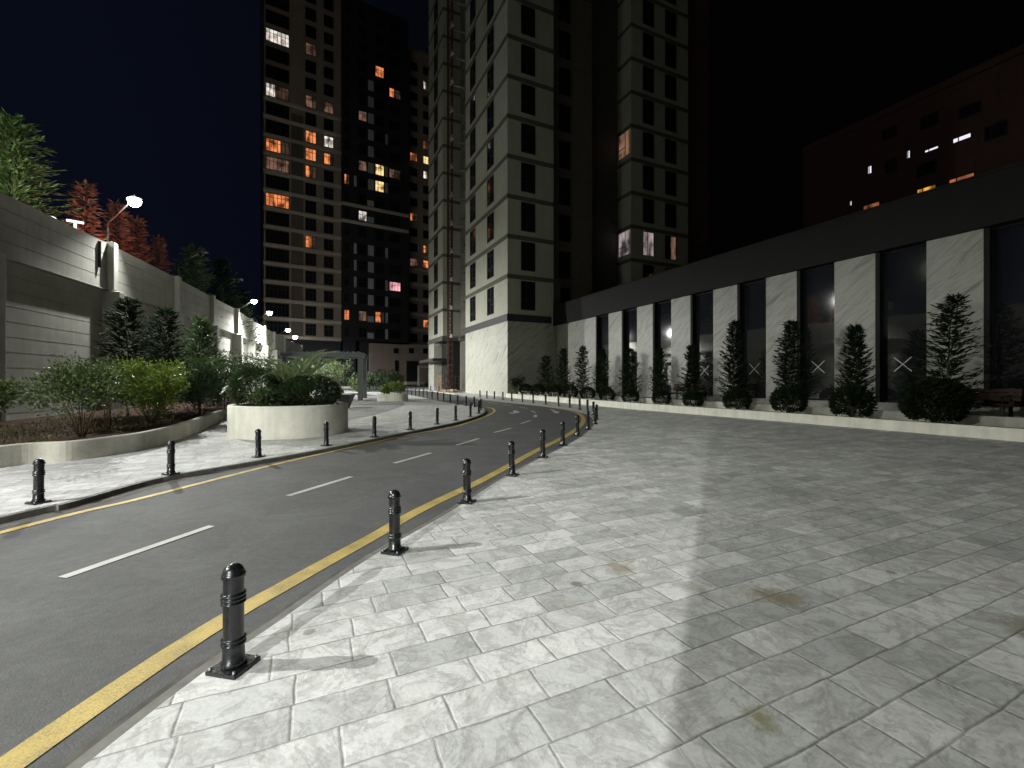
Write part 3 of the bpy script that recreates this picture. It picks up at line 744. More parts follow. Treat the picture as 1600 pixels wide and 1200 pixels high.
# ------------------------------------------------------------------ foliage builders
def rnd(a, b): return random.uniform(a, b)
def leafq(mb, p, d, L, wd, up=None):
    d = d.normalized(); s = d.cross(Vector((rnd(-1,1),rnd(-1,1),rnd(-1,1)))).normalized()
    if up is not None: s = (d.cross(up)+s*.35).normalized()
    m = p+d*L*.5
    mb.add([p, m+s*wd/2, p+d*L, m-s*wd/2], [(0,1,2,3)])
def conifer(name, label, cat, h, rad, mat, seed, leafL=.13, leafW=.028, rise=.55, nb=200, nl=13, base=.08, ragged=.25, prof=.55, loc=(0,0,0), group=None, lean=(0,0), bulge=0):
    random.seed(seed); t = thing(name, label, cat, loc, 0, group)
    def axis(z): return Vector((lean[0]*(z/h)**2+.03*math.sin(z*3+seed), lean[1]*(z/h)**2+.03*math.cos(z*2.3+seed), z))
    mb = MB(); zz = [h*.98*i/8 for i in range(9)]
    mb.tube([axis(z) for z in zz], [max(.006, .028*h/3*(1-z/h)+.006) for z in zz], 7)
    fol = MB(); br = MB()
    for i in range(nb):
        f = (i+rnd(0,1))/nb; z = h*(base+(1-base)*f**.92); q = 1-(z/h-base)/(1-base)
        env = rad*(min(1, q*1.15+.05)**prof)*(1 if z/h > base+.12 else .75+.25*(z/h-base)/.12)
        L = env*rnd(1-ragged*1.6, 1+ragged)
        a = i*2.399+rnd(-.5,.5); dr = Vector((math.cos(a), math.sin(a), 0)); p0 = axis(z-rise*L*.5 if z > rise*L else z)
        pts = [p0+dr*L*s+Z*(rise*L*(s**1.3)) for s in (0,.35,.7,1)]
        if i % 3 == 0: br.tube(pts, [.008,.006,.004,.002], 3)
        n = max(5, int(nl*(.5+.5*L/rad)))
        for k in range(n):
            s = .03+.97*(k+rnd(0,1))/n; j = min(2, int(s*3)); p = pts[0]+dr*L*s+Z*(rise*L*s**1.3)
            sd = Vector((-dr.y, dr.x, 0))*rnd(-1.1,1.1)
            d = dr*1.0+sd*(1.05-.55*s)+Z*(rise*.9+rnd(-.35,.5))
            leafq(fol, p+Vector((rnd(-1,1),rnd(-1,1),rnd(-1,1)))*.03, d, leafL*rnd(.7,1.4), leafW*rnd(.7,1.4))
    for k in range(14): leafq(fol, axis(h*rnd(.93,1)), Vector((rnd(-.4,.4),rnd(-.4,.4),1)), leafL*1.2, leafW)
    mb.v, mb.f, mb.m, mb.sm = mb.v, mb.f, mb.m, mb.sm
    b = len(mb.v); mb.v += br.v; mb.f += [tuple(x+b for x in f) for f in br.f]; mb.m += br.m; mb.sm += br.sm
    mb.build('trunk', M['bark'], t); fol.build('crown', mat, t); return t
def ball(name, label, r, mat, seed, n=2600, loc=(0,0,0), group=None, flat=.85, leafL=.055):
    random.seed(seed); t = thing(name, label, 'shrub', loc, 0, group)
    mb = MB()
    for k in range(5):
        a = k*1.3; mb.tube([(0,0,0),(math.cos(a)*r*.3,math.sin(a)*r*.3,r*.6),(math.cos(a)*r*.6,math.sin(a)*r*.6,r*1.1)], [.02,.012,.005], 5)
    mb.build('stem', M['bark'], t)
    fol = MB()
    lump = [(Vector((rnd(-1,1),rnd(-1,1),rnd(-.6,1))).normalized(), rnd(-.10,.13)) for _ in range(14)]
    for k in range(n):
        d = Vector((random.gauss(0,1),random.gauss(0,1),random.gauss(0,1))).normalized()
        if d.z < -.75: continue
        rr = r*(1+sum(s*max(0, d.dot(v))**6 for v, s in lump))*rnd(.62,1.03)**.6
        p = Vector((d.x*rr, d.y*rr, r*flat+d.z*rr*flat))
        leafq(fol, p, d+Vector((rnd(-.8,.8),rnd(-.8,.8),rnd(-.4,.9))), leafL*rnd(.7,1.5), leafL*.42)
    fol.build('foliage', mat, t); return t
def shrub(name, label, r, h, mat, seed, n=2600, stems=9, leafL=.075, loc=(0,0,0), group=None, bare=.3, clumps=16, cat='shrub'):
    random.seed(seed); t = thing(name, label, cat, loc, 0, group)
    mb = MB(); tips = []
    for k in range(stems):
        a = 2*math.pi*k/stems+rnd(-.4,.4); q = rnd(.3,.95)
        e = Vector((math.cos(a)*r*q, math.sin(a)*r*q, h*rnd(.55,.92)))
        m = Vector((e.x*.45, e.y*.45, h*bare*1.1)); mb.tube([(math.cos(a)*.05,math.sin(a)*.05,0), m, e], [.016,.011,.004], 5); tips.append(e)
        for j in range(2):
            e2 = m+(e-m)*rnd(.3,.7); e3 = e2+Vector((rnd(-.3,.3)*r,rnd(-.3,.3)*r,rnd(.1,.3)*h)); mb.tube([e2, e3], [.007,.003], 4); tips.append(e3)
    mb.build('stem', M['bark'], t)
    fol = MB()
    cl = [(e, rnd(.22,.40)*r) for e in tips]
    for _ in range(clumps):
        a = rnd(0,6.28); q = rnd(0,.8)*r; z = h*rnd(bare+.1,.9); cl.append((Vector((math.cos(a)*q, math.sin(a)*q, z)), rnd(.25,.42)*r))
    for k in range(n):
        c, cr_ = random.choice(cl); d = Vector((random.gauss(0,1),random.gauss(0,1),random.gauss(0,1))).normalized()
        p = c+d*cr_*rnd(.4,1.05); p.z = max(.04, p.z)
        leafq(fol, p, d+Vector((rnd(-.7,.7),rnd(-.7,.7),rnd(-.1,1))), leafL*rnd(.6,1.3), leafL*.45)
    fol.build('foliage', mat, t); return t

# conifers and ball shrubs of the long planter
tre = [(1480,463,1),(1337,511,1),(1232,503,1),(1144,503,1),(1081,541,1),(1030,546,1),(985,547,1),(941,546,1),(910,542,1),(880,546,1),(853,557,1)]
def on_path(path, px):
    best = None
    for i in range(len(path)-1):
        a, b = path[i], path[i+1]; xa = 800+F*a[0]/a[1] if a[1] > .5 else 9e9; xb = 800+F*b[0]/b[1] if b[1] > .5 else 9e9
        if (xa-px)*(xb-px) <= 0 and abs(xa-xb) > 1e-6 and xa < 9e8 and xb < 9e8:
            f = on_line(a, (b[0]-a[0], b[1]-a[1]), px); return (a[0]+(b[0]-a[0])*f, a[1]+(b[1]-a[1])*f)
    return None
back_row = offset(pf, 1.40)
names = ['nearest','second','third','fourth','fifth','sixth','seventh','eighth','ninth','tenth','eleventh','twelfth','thirteenth','fourteenth']
for i, (px, py, _) in enumerate(tre):
    p = on_path(back_row, px); base = zg(p[1])+.40; h = CAMZ+(HOR-py)*p[1]/F-base
    desc = ['ragged wide-topped','narrow pointed','slim leaning','slim feathery'][i % 4] if i < 4 else 'slim dark'
    wpx = [44,27,22,20,17,15,15,14,13,14,16][i]
    conifer('conifer', f'{desc} conifer in the white planter, {names[i]} from the right edge of the row' if i else 'ragged wide-topped conifer behind the right-hand bench, nearest in the planter row',
            'tree', h, max(.36, wpx*.85*p[1]/F), M['conifer'], 40+i, nb=int(60+56*h), nl=19 if i < 5 else 13, loc=(p[0], p[1], base), group='conifers along the glazed building',
            leafL=.17 if i < 4 else .16, leafW=.036 if i < 4 else .042, rise=[.3,.55,.4,.5][i % 4], ragged=[.55,.42,.5,.45][i % 4], base=.05, prof=[.5,.62,.48,.58][i % 4],
            lean=((.28,.1) if i == 0 else (.14,0) if i in (2,3) else (0,0)))
balls = [(1460,40),(1330,28),(1232,24),(1152,19),(1083,15),(1033,13.5),(985,12.5),(948,12),(918,11.5),(891,11.5),(867,11),(841,10.5),(822,10)]
protos = [ball('ball_shrub', 'x', .5, M['ball'], 90+k, n=7000 if k == 0 else 4200, leafL=.07) for k in range(3)]
front_row = offset(pf, .50)
used = set()
for i, (px, rp) in enumerate(balls):
    p = on_path(front_row, px); r = rp*p[1]/F; base = zg(p[1])+.25; k = 0 if i == 0 else 1+i % 2
    lab = f'clipped dark ball shrub in the white planter, {names[i]} from the right edge of the photo'
    if k in used: dup(protos[k], (p[0], p[1], base), rnd(0,6), r/.5, lab, 'ball shrubs in the long planter')
    else:
        o = protos[k]; o.location = (p[0], p[1], base); o.scale = (r/.5,)*3; o['label'] = lab; o['group'] = 'ball shrubs in the long planter'; used.add(k)
p = on_path(front_row, 811)
shrub('shrub', 'tall loose dark shrub at the tower end of the long white planter', .6, 1.45, M['ball'], 5, n=1500, leafL=.1, loc=(p[0]-.15, p[1]+.4, zg(p[1])+.25))

# benches
def bench(label, c, rz, sc=1.0):
    t = thing('bench', label, 'bench', c, rz, 'benches by the glazed building')
    L = 2.3
    mb = MB()
    for k in range(4): mb.cbox((0,-.25+.125*k,.45), (L,.11,.04))
    mb.build('seat', M['wood'], t, bevel=.006)
    mb = MB()
    for k in range(3): mb.cbox((0,.28+.035*k,.60+.125*k), (L,.035,.115))
    mb.build('backrest', M['wood'], t, bevel=.006)
    for s in (-1, 1):
        mb = MB(); x = s*(L/2-.22)
        mb.box((x-.04,-.30,0),(.08,0,0),(0,.08,0),(0,0,.43)); mb.box((x-.04,.22,0),(.08,0,0),(0,.08,0),(0,.13,.93)); mb.box((x-.04,-.30,.38),(.08,0,0),(0,.56,0),(0,0,.05))
        mb.build('leg', M['cast'], t, bevel=.006)
    for s in (-1, 1):
        mb = MB(); mb.tube([(s*(L/2-.22),-.28,.43),(s*(L/2-.22),-.30,.66),(s*(L/2-.22),0,.68),(s*(L/2-.22),.30,.70)], .02, 6); mb.build('armrest', M['cast'], t)
    return t
brow = offset(pf, 1.95)
rzb = math.atan2(W.y, W.x)
for px, lab in ((1506, 'dark brown wooden bench behind the largest ball shrub at the right'), (1072, 'reddish brown wooden bench between ball shrubs in the middle of the planter row'), (878, 'small distant wooden bench at the tower end of the planter')):
    p = on_path(brow, px); bench(lab, (p[0], p[1], zg(p[1])+.40), rzb+math.pi)
# the back must be on the facade side
for o in COL.objects:
    if o.name.startswith('bench'):
        yv = Vector((-math.sin(o.rotation_euler.z), math.cos(o.rotation_euler.z), 0))
        if yv.dot(U) < 0: o.rotation_euler.z += math.pi

# ------------------------------------------------------------------ bollards
def bollard_proto():
    t = thing('bollard', 'x', 'bollard')
    mb = MB(); r = .052
    prof = [(0,.02),(.066,.02),(.066,.045),(r+.004,.055),(r+.003,.125)]
    def ring(z, h=.016, o=.011): return [(r+.001,z),(r+o,z+.003),(r+o,z+h-.003),(r+.001,z+h)]
    prof += ring(.135)+ring(.158)+[(r,.18),(r,.36)]+ring(.365)+ring(.387)+ring(.409)+[(r,.43),(r,.515)]
    mb.lathe(prof, 24); mb.build('post', M['bollard'], t)
    mb = MB(); mb.lathe([(r,.512),(r+.009,.514),(r+.009,.532),(r+.003,.537)]+[((r+.003)*math.cos(R(a)), .537+.05*math.sin(R(a))) for a in (15,30,45,60,75,89)], 24)
    mb.build('cap', M['bollard'], t)
    mb = MB(); mb.cbox((0,0,.012), (.19,.19,.024)); o = mb.build('base_plate', M['bollard'], t, bevel=.004)
    for sx in (-1,1):
        for sy in (-1,1):
            mb = MB(); mb.lathe([(0,.036),(.008,.035),(.009,.024)], 8, (sx*.078, sy*.078, 0)); mb.build('bolt', M['metal_grey'], t)
    return t
BP = bollard_proto(); first = [True]
def put_bollard(p, rz, label, group):
    loc = (p[0], p[1], zg(p[1]))
    if first[0]:
        BP.location = loc; BP.rotation_euler.z = rz; BP['label'] = label; BP['group'] = group; first[0] = False
    else:
        q = dup(BP, loc, rz, 1, label, group); q.rotation_euler.x = R(rnd(-1,1)); q.rotation_euler.y = R(rnd(-1,1))
def row(pts, fmt, group, tilt=0):
    for i, q in enumerate(pts):
        a = Vector(pts[max(i-1,0)]); b = Vector(pts[min(i+1,len(pts)-1)]); d = b-a
        put_bollard(q, math.atan2(d.y, d.x)+rnd(-.06,.06), fmt.format(ORD[i]), group)
right_row = [g(x,y) for x, y in [(365,1043),(617,862),(730,785),(800,743),(848,715),(879.5,696),(902.5,681),(919,671),(930,662.5),(932,655),(927,648),(918,643.5),(905.7,640),(890,637),
     (872.5,634.5),(852.7,632),(833,629.8),(816,627.8),(799.5,626),(785.7,624.6),(772.5,623.3),(760.7,622.3),(750,621)]]
row(right_row, '{} black bollard from the camera along the plaza kerb', 'bollards along the plaza kerb')
row([g(60,786), g(267,741), g(404,714), g(510,696.5), g(585,683), g(641,671.5), g(683,663), g(712,657), g(735,651), g(748,646), g(751,641)],
    '{} black bollard from the left edge along the front of the footway', 'bollards along the front of the footway')
row([g(x,y) for x, y in [(740.6,636),(728,634),(715,632),(703.5,629.5),(693,627),(684,625),(675,623.5),(667,622),(661,620.5),(655,619.2),(649,618.2),(643,617.4),(637,616.5),(631,615.8),(625.5,615)]],
    '{} black bollard from the bend along the rear kerb of the footway', 'bollards along the rear kerb of the footway')
row([g(x,y) for x, y in [(686,611.5),(673,610.4),(662,609.6),(656,609.2),(650,608.9),(645.5,608.6),(641,608.3),(637,608.1),(633.5,608),(630,607.8),(627,607.7)]],
    '{} tiny distant bollard from the near tower along the far footway', 'bollards along the far footway')

# ------------------------------------------------------------------ round planter with palm
pc = (-6.66,13.49); pr = 1.62; pzc = zg(pc[1])
t = thing('round_planter', 'round white plastered planter holding a palm and dark hedge', 'planter', (pc[0], pc[1], pzc))
mb = MB(); mb.lathe([(pr,-.15),(pr,.835),(pr-.02,.86),(pr-.16,.86),(pr-.18,.84),(pr-.18,.5)], 72); mb.build('wall', M['planter_white'], t)
mb = MB(); mb.lathe([(pr-.17,.76),(.01,.80)], 48); mb.build('soil', M['soil'], t)
random.seed(3)
def palm(loc):
    t = thing('palm', 'young fan of arching palm fronds growing from the round planter', 'palm', loc)
    mb = MB(); mb.lathe([(.14,-.1),(.17,.1),(.12,.3),(.05,.42)], 10); mb.build('trunk', M['bark'], t)
    fr = [(200,1.75,1.02),(160,1.7,.55),(178,1.5,.8),(140,1.45,1.1),(110,1.4,1.25),(85,1.5,1.25),(60,1.55,1.3),(35,1.7,1.25),(10,1.8,1.02),(-15,1.75,.75),(-40,1.5,.9),(-75,1.3,1.0),
          (-110,1.3,.95),(-140,1.4,.9),(-165,1.6,.62),(20,1.5,1.45),(-5,1.8,.6),(225,1.35,1.2),(50,1.4,.8)]
    for a, L, el in fr:
        fol = MB(); a = R(a)+rnd(-.1,.1); dr = Vector((math.cos(a), math.sin(a), 0)); sd = Vector((-dr.y, dr.x, 0)); L *= rnd(.95,1.1)*1.22
        pts = []
        for k in range(15):
            s = k/14; th = el-1.25*s*s*(1.2 if el < 1 else .9)
            pts.append((pts[-1]+(dr*math.cos(th)+Z*math.sin(th))*L/14) if pts else Vector((0,0,.3)))
        fol.tube(pts, [.016*(1-k/16) for k in range(15)], 5)
        for k in range(46):
            s = .16+.84*k/45; f = s*14; j = min(13, int(f)); p = pts[j].lerp(pts[j+1], f-j); tg = (pts[j+1]-pts[j]).normalized()
            for sg in (-1, 1):
                d = tg*.75+sd*sg*(.75-.3*s)+Z*rnd(.1,.3)+Vector((rnd(-.1,.1),)*3); ll = (.34*math.sin(math.pi*min(1,s*.8+.14))+.06)*rnd(.85,1.1); d.normalize()
                up = Z
                s2 = d.cross(up).normalized()*.014; q = p+d*ll*.55; e = p+d*ll+Z*(-.03*ll/.3)
                fol.add([p-s2*.5, q-s2, e, q+s2, p+s2*.5], [(0,1,2,3,4)])
        fol.build('frond', M['palm'], t)
    return t
palm((pc[0]+.05, pc[1]+.15, pzc+.78))
for dx, dy, r, hh, lab in ((-.95,-.2,.68,1.4,'dark clipped hedge shrub at the left side of the round planter'),(.66,-.25,.88,1.12,'broad dark hedge shrub at the right side of the round planter'),
                           (.35,.85,.65,1.0,'dark hedge shrub at the back of the round planter'),(-.45,.8,.6,1.3,'dark hedge shrub at the back left of the round planter')):
    o = ball('hedge_shrub', lab, .5, M['dark_leaf'], int(dx*10+50), n=9000, loc=(pc[0]+dx, pc[1]+dy, pzc+.74), leafL=.05)
    o.scale = (r/.5, r/.5, hh)
shrub('shrub', 'low yellowish feathery shrub in front of the palm in the round planter', .38, .5, M['juniper'], 77, n=1300, loc=(pc[0]-.18, pc[1]-1.05, pzc+.78), leafL=.09, bare=.05)

# ------------------------------------------------------------------ left bed plants
def at(px, Y, dz=.30): return (Y*(px-800)/F, Y, zg(Y)+dz)
def ht(py, Y, dz=.30): return CAMZ+(HOR-py)*Y/F-zg(Y)-dz
shrub('shrub', 'open glossy-leaved shrub with bare stems at the left of the soil bed', .98, ht(569,10.3), M['laurel'], 11, n=5200, stems=13, leafL=.085, loc=at(128,10.3), bare=.3, clumps=14)
shrub('shrub', 'glossy shrub cut off by the left edge of the photo', .62, ht(590,9.9), M['laurel'], 12, n=2200, stems=8, leafL=.09, loc=at(-12,9.9), bare=.35, clumps=6)
shrub('shrub', 'bright lime green leafy shrub in the middle of the soil bed', 1.0, ht(568,13.3), M['lime'], 13, n=8500, stems=12, leafL=.10, loc=at(236,13.3), bare=.18, clumps=26)
shrub('shrub', 'mid green dense shrub right of the lime green shrub', .95, ht(560,15.6), M['juniper'], 14, n=8000, stems=10, leafL=.085, loc=at(312,15.6), bare=.1, clumps=26)
shrub('shrub', 'dark green shrub just left of the round planter', .95, ht(566,18.5), M['dark_leaf'], 15, n=6500, stems=10, leafL=.09, loc=at(352,18.0), bare=.05, clumps=24)
shrub('shrub', 'small lime sprig standing between two larger shrubs', .22, ht(572,12.4), M['lime'], 16, n=420, stems=5, leafL=.09, loc=at(168,12.4), bare=.4, clumps=3)
conifer('conifer', 'broad dark conifer standing before the lit concrete wall, leftmost of the bed conifers', 'tree', ht(470,15.6), 1.0, M['conifer'], 21, leafL=.2, leafW=.045, nb=230, nl=18, loc=at(199,15.6), base=.12, rise=.35, prof=.6, group='conifers in the soil bed')
conifer('conifer', 'narrower dark conifer before the second wall post in the soil bed', 'tree', ht(484,17.2), .82, M['conifer'], 22, leafL=.2, leafW=.045, nb=200, nl=16, loc=at(258,17.2), base=.1, rise=.4, prof=.55, group='conifers in the soil bed')
conifer('conifer', 'greener feathery conifer rising from the shrubs left of the round planter', 'tree', ht(497,19.0), .95, M['juniper'], 23, leafL=.2, leafW=.05, nb=220, nl=16, loc=at(312,19.0), base=.1, rise=.7, prof=.6, group='conifers in the soil bed')
for i, (px, Y, py, r, m) in enumerate(((340,22,540,1.2,'dark_leaf'),(372,25,552,1.1,'dark_leaf'),(395,30,545,1.3,'juniper'),(430,33,555,1.3,'dark_leaf'),(470,34,562,1.2,'juniper'),(505,40,560,1.4,'laurel'),(528,43,562,1.2,'laurel'))):
    shrub('shrub', f'{["dark leafy","dark rounded","mid green","dark spreading","loose green","yellow-green","pale yellow-green"][i]} shrub behind the round planter, {names[i]} counting away from the camera', r, ht(py,Y,.1), M[m], 30+i, n=1600, leafL=.15, loc=at(px,Y,.1), bare=.03, clumps=16, group='shrubs behind the round planter')
# ground cover weeds
random.seed(8); mb = MB()
for k in range(2600):
    Y = rnd(7.5,15.5); f = rnd(0,1); x = -9.9-f*(3.5+.35*(Y-7.5)) if Y < 11 else -9.6-(Y-11)*.25-f*4
    q = Vector((x, Y, zg(Y)+.30)); leafq(mb, q, Vector((rnd(-.6,.6),rnd(-.6,.6),rnd(.3,1))), rnd(.04,.13), .03)
o = mb.build('ground_cover', M['weed']); o['kind'] = 'stuff'; o['label'] = 'sparse low weeds and leaf litter on the soil bed'; o['category'] = 'ground cover'

# ------------------------------------------------------------------ trees beyond the wall
def wallx(px, extra):    # point on the ray px, `extra` metres beyond the wall
    for i in range(len(WP)-1):
        a, b = WP[i], WP[i+1]
        if a[1] < 1: continue
        xa, xb = 800+F*a[0]/a[1], 800+F*b[0]/b[1]
        if xa <= px <= xb: s = on_line(a, (b[0]-a[0], b[1]-a[1]), px); Y = a[1]+(b[1]-a[1])*s; break
    else: Y = 13
    Y += extra; return (Y*(px-800)/F, Y)
def tree_beyond(px, py, extra, rad, mat, seed, label, **kw):
    x, Y = wallx(px, extra); bz = 3.5
    return conifer('conifer', label, 'tree', CAMZ+(HOR-py)*Y/F-bz, rad, mat, seed, loc=(x, Y, bz), group='trees beyond the boundary wall', **kw)
tree_beyond(22, 186, 3.6, 2.0, M['cedar'], 61, 'large bright green conifer above the wall at the left edge', leafL=.30, leafW=.055, nb=420, nl=26, rise=.25, ragged=.4, prof=.55)
for i, (px, py, r, L) in enumerate(((133,287,.85,'tallest red-lit conifer above the wall beside the lit sign'),(183,318,.9,'red-lit conifer second from the left, under the bright lamp'),(213,342,.75,'slender red-lit conifer just right of the bright lamp'),(247,372,.75,'smallest red-lit conifer above the wall'))):
    tree_beyond(px, py, 2.6, r, M['red_lit_leaf'], 70+i, L, leafL=.26, leafW=.05, nb=230, nl=16, rise=.15, ragged=.3, prof=.5)
for i, (px, py, r, L) in enumerate(((302,388,1.7,'dim grey-green conifer behind the unlit street lamp arm'),(347,408,1.9,'dark conifer right of the unlit lamp arm, beyond the wall'),(378,455,1.4,'low dark conifer left of the first far lamp'))):
    tree_beyond(px, py, 5, r, M['cedar'] if i == 0 else M['conifer'], 80+i, L, leafL=.4, leafW=.08, nb=260, nl=16, rise=.3, ragged=.4)
for i, (px, py) in enumerate(((384,481),(412,506),(441,527))):
    tree_beyond(px, py, 1.2, .9, M['juniper'], 90+i, f'thin twiggy green tree under the {["first","second","third"][i]} far lamp', leafL=.3, leafW=.07, nb=90, nl=9, rise=.8, ragged=.6)

# ------------------------------------------------------------------ street lamps
LC = (1.0,1.0,.955)
def lamp(label, head, foot, power, lit=True, r=.035, size=1.0, group='street lamps along the boundary wall', col=LC, aim=(0,0), spill=.02, cone=168, ls=1.0, blend=.5):
    h = Vector(head); f = Vector(foot); t = thing('street_lamp', label, 'street lamp', f, 0, group)
    rel = h-f; el = Vector((0, 0, rel.z-.9)); mb = MB(); mb.tube([(0,0,0), el], [.06, .04], 10); mb.build('pole', M['metal_grey'], t)
    mb = MB(); mb.tube([el-Z*.02, el+Z*.25, rel+Z*.08], [.035,.032,.03], 8); mb.build('arm', M['metal_grey'], t)
    d = Vector((rel.x, rel.y, 0)); d = d.normalized() if d.length > .1 else Vector((1,0,0)); s = Vector((-d.y, d.x, 0))
    mb = MB(); mb.box(rel-d*.30*size-s*.13*size+Z*.03, d*.60*size, s*.26*size, Z*.09*size); hd = mb.build('head', M['metal_grey'], t, bevel=.02)
    mb = MB(); mb.lathe([(.001,-.15*size*ls),(.06*size*ls,-.135*size*ls),(.11*size*ls,-.08*size*ls),(.13*size*ls,.028)], 16, rel)
    mb.build('lens', M['lamp'] if lit else M['glass'], hd)
    if lit:
        for kind, pw in (('SPOT', power), ('POINT', power*spill)):
            L = bpy.data.lights.new('street_lamp_light', kind); L.energy = pw*LAMP_W; L.color = col; L.shadow_soft_size = r
            lo = bpy.data.objects.new('street_lamp_light', L); lo.parent = t; lo.location = rel-Z*(.17*size*ls+r); COL.objects.link(lo)
            if kind == 'SPOT':
                L.spot_size = R(cone); L.spot_blend = blend
                lo.rotation_euler = (Vector((*aim, -1))).to_track_quat('-Z', 'Y').to_euler()
    return t
def pt(px, py, Y): return (Y*(px-800)/F, Y, CAMZ+(HOR-py)*Y/F)
hB = pt(210,313,20.2)
lamp('glaring street lamp above the boundary wall, brightest and nearest in view', hB, (hB[0]-2.1, hB[1]+1.0, 3.5), 7800, size=1.25, aim=(.72,-.12), ls=1.6, cone=112, blend=.7, spill=.008)
for i, (px, py, Y, pw) in enumerate(((397,470,38,19000),(421,488,47,14000),(450,515,66,6000),(461,526,76,4000))):
    h = pt(px, py, Y); lamp(f'distant lit street lamp beyond the wall, {["first","second","third","last"][i]} of the four receding lights', h, (h[0]-1.6, h[1]+.5, 3.5), pw, size=1.0+.2*i, r=.2, aim=(.6,.1), ls=1.7, spill=.004, cone=165, blend=1.0)
h = pt(315,396,30); lamp('unlit street lamp with a slanted arm above the wall', h, (pt(279,430,30)[0], 30, 3.5), 0, lit=False, size=1.2)
h = pt(372,438,40); lamp('unlit lamp arm farther along the wall, dim against the dark trees', h, (pt(349,470,40)[0], 40, 3.5), 0, lit=False, size=1.2)
lamp('street lamp on the boundary wall beyond the left edge of the photo', (-11.9,1.7,8.7), (-13.6,1.6,3.5), 7400, size=1.4, aim=(.55,.1), spill=.004, cone=136, blend=1.0)
lamp('street lamp behind the camera beside the road', (-6.7,-14.2,8.0), (-8.2,-14.2,0), 27000, size=1.4, spill=.002)
lamp('street lamp behind the boundary wall beyond the left edge', (-21,13,12.5), (-22.5,13,3.5), 3000, size=1.4, spill=.5, col=(.9,1,.72))

# lit sign fragment behind the wall and an added red light on the trees
sx, sy = wallx(100, 1.0)
t = thing('illuminated_sign', 'small glowing white sign letters showing over the top of the wall', 'sign', (sx, sy, 7.9))
def letter(ch, x, sz):
    cu = bpy.data.curves.new('letter', 'FONT'); cu.body = ch; cu.size = sz; cu.extrude = .03
    o = bpy.data.objects.new('letter', cu); COL.objects.link(o); me = o.to_mesh(); me2 = me.copy(); me2.name = 'letter'; bpy.data.objects.remove(o)
    me2.materials.clear(); me2.materials.append(M['sign']); q = bpy.data.objects.new('letter', me2); COL.objects.link(q); q.parent = t
    q.location = (x, 0, -.3); q.rotation_euler = (R(90), 0, R(0)); return q
try:
    letter('3', -.55, .9); letter('T', .05, .9)
except Exception as ex: print('letter', ex)
t.rotation_euler = (0, 0, R(42))
mb = MB(); mb.cbox((0,.06,-.9), (2.2,.05,1.1)); mb.build('sign_board', M['frame'], t)
L = bpy.data.lights.new('added_red_light', 'POINT'); L.energy = 260; L.color = (1,.22,.12); L.shadow_soft_size = .3  # unseen light added below the wall top to redden the conifers
x, y = wallx(160, .9); lo = bpy.data.objects.new('added_red_light', L); COL.objects.link(lo); lo.location = (x+.2, y-.2, 6.6)
lo.parent = t; lo.matrix_parent_inverse = (Matrix.Translation(t.location)@Matrix.Rotation(R(42),4,'Z')).inverted()

# ------------------------------------------------------------------ pergola, table, small planter
pp = g(563,625.5); Yp = pp[1]; zp = zg(Yp); hp = (625.5-557)*Yp/F
t = thing('pergola', 'grey steel pergola with square posts behind the palm planter', 'pergola', (pp[0], Yp, zp))
for (dx, dy) in ((0,0),(-5.2,-.3),(-.75,3.2),(-5.6,3.0)):
    mb = MB(); mb.cbox((dx,dy,hp/2), (.30,.26,hp)); mb.build('post', M['pergola'], t, bevel=.01)
for (a, b) in (((.25,0),(-5.5,-.3)),((-.5,3.2),(-5.9,3.0)),((0,.15),(-.75,3.1)),((-5.2,-.1),(-5.6,2.9))):
    a, b = Vector((*a,hp+.1)), Vector((*b,hp+.1)); d = (b-a); n = Vector((-d.y,d.x,0)).normalized()*.2
    mb = MB(); mb.box(a-n/2-Z*.09, d, n, Z*.25); mb.build('beam', M['pergola'], t)
mb = MB()
for k in range(15):
    x = -.2-k*.36; mb.box((x,-.15,hp+.27), (.06,0,0), (-.5*1,3.5,0), (0,0,.10))
mb.build('slats', M['pergola'], t)
pt_ = g(541,638); 
t = thing('stone_table', 'small grey table with a tapered pedestal between planter and pergola', 'table', (pt_[0], pt_[1], zg(pt_[1])))
mb = MB(); mb.cbox((0,0,.76), (.95,.95,.07)); mb.build('tabletop', M['table'], t, bevel=.01)
mb = MB(); mb.add([(-.12,-.12,0),(.12,-.12,0),(.12,.12,0),(-.12,.12,0),(-.36,-.36,.72),(.36,-.36,.72),(.36,.36,.72),(-.36,.36,.72)], [(0,3,2,1),(4,5,6,7),(0,1,5,4),(1,2,6,5),(2,3,7,6),(3,0,4,7)]); mb.build('pedestal', M['frame'], t)
bq = g(552,619)
t = thing('picnic_bench', 'pale slatted bench under the pergola', 'bench', (bq[0], bq[1], zg(bq[1])), .3)
mb = MB()
for k in range(4): mb.cbox((0,-.2+.13*k,.45), (2.0,.11,.05))
mb.build('seat', M['table'], t)
for s in (-.8,.8):
    mb = MB(); mb.cbox((s,0,.21), (.1,.4,.42)); mb.build('leg', M['cast'], t)
sp_ = g(609,627.5); z = zg(sp_[1])
t = thing('small_planter', 'low pale planter box beyond the round planter with bright green shrubs', 'planter', (sp_[0], sp_[1]+.8, z))
mb = MB(); n = 40; ring = []
for k in range(n):
    a = 2*math.pi*k/n; ca, sa = math.cos(a), math.sin(a); ring.append((1.0*math.copysign(abs(ca)**.6, ca), .8*math.copysign(abs(sa)**.6, sa)))
vs = [(x,y,-.1) for x, y in ring]+[(x,y,.5) for x, y in ring]+[(x*.86,y*.84,.5) for x, y in ring]+[(x*.86,y*.84,.36) for x, y in ring]
mb.add(vs, [(j*n+k, j*n+(k+1)%n, (j+1)*n+(k+1)%n, (j+1)*n+k) for j in range(3) for k in range(n)]); mb.build('wall', M['planter_white'], t)
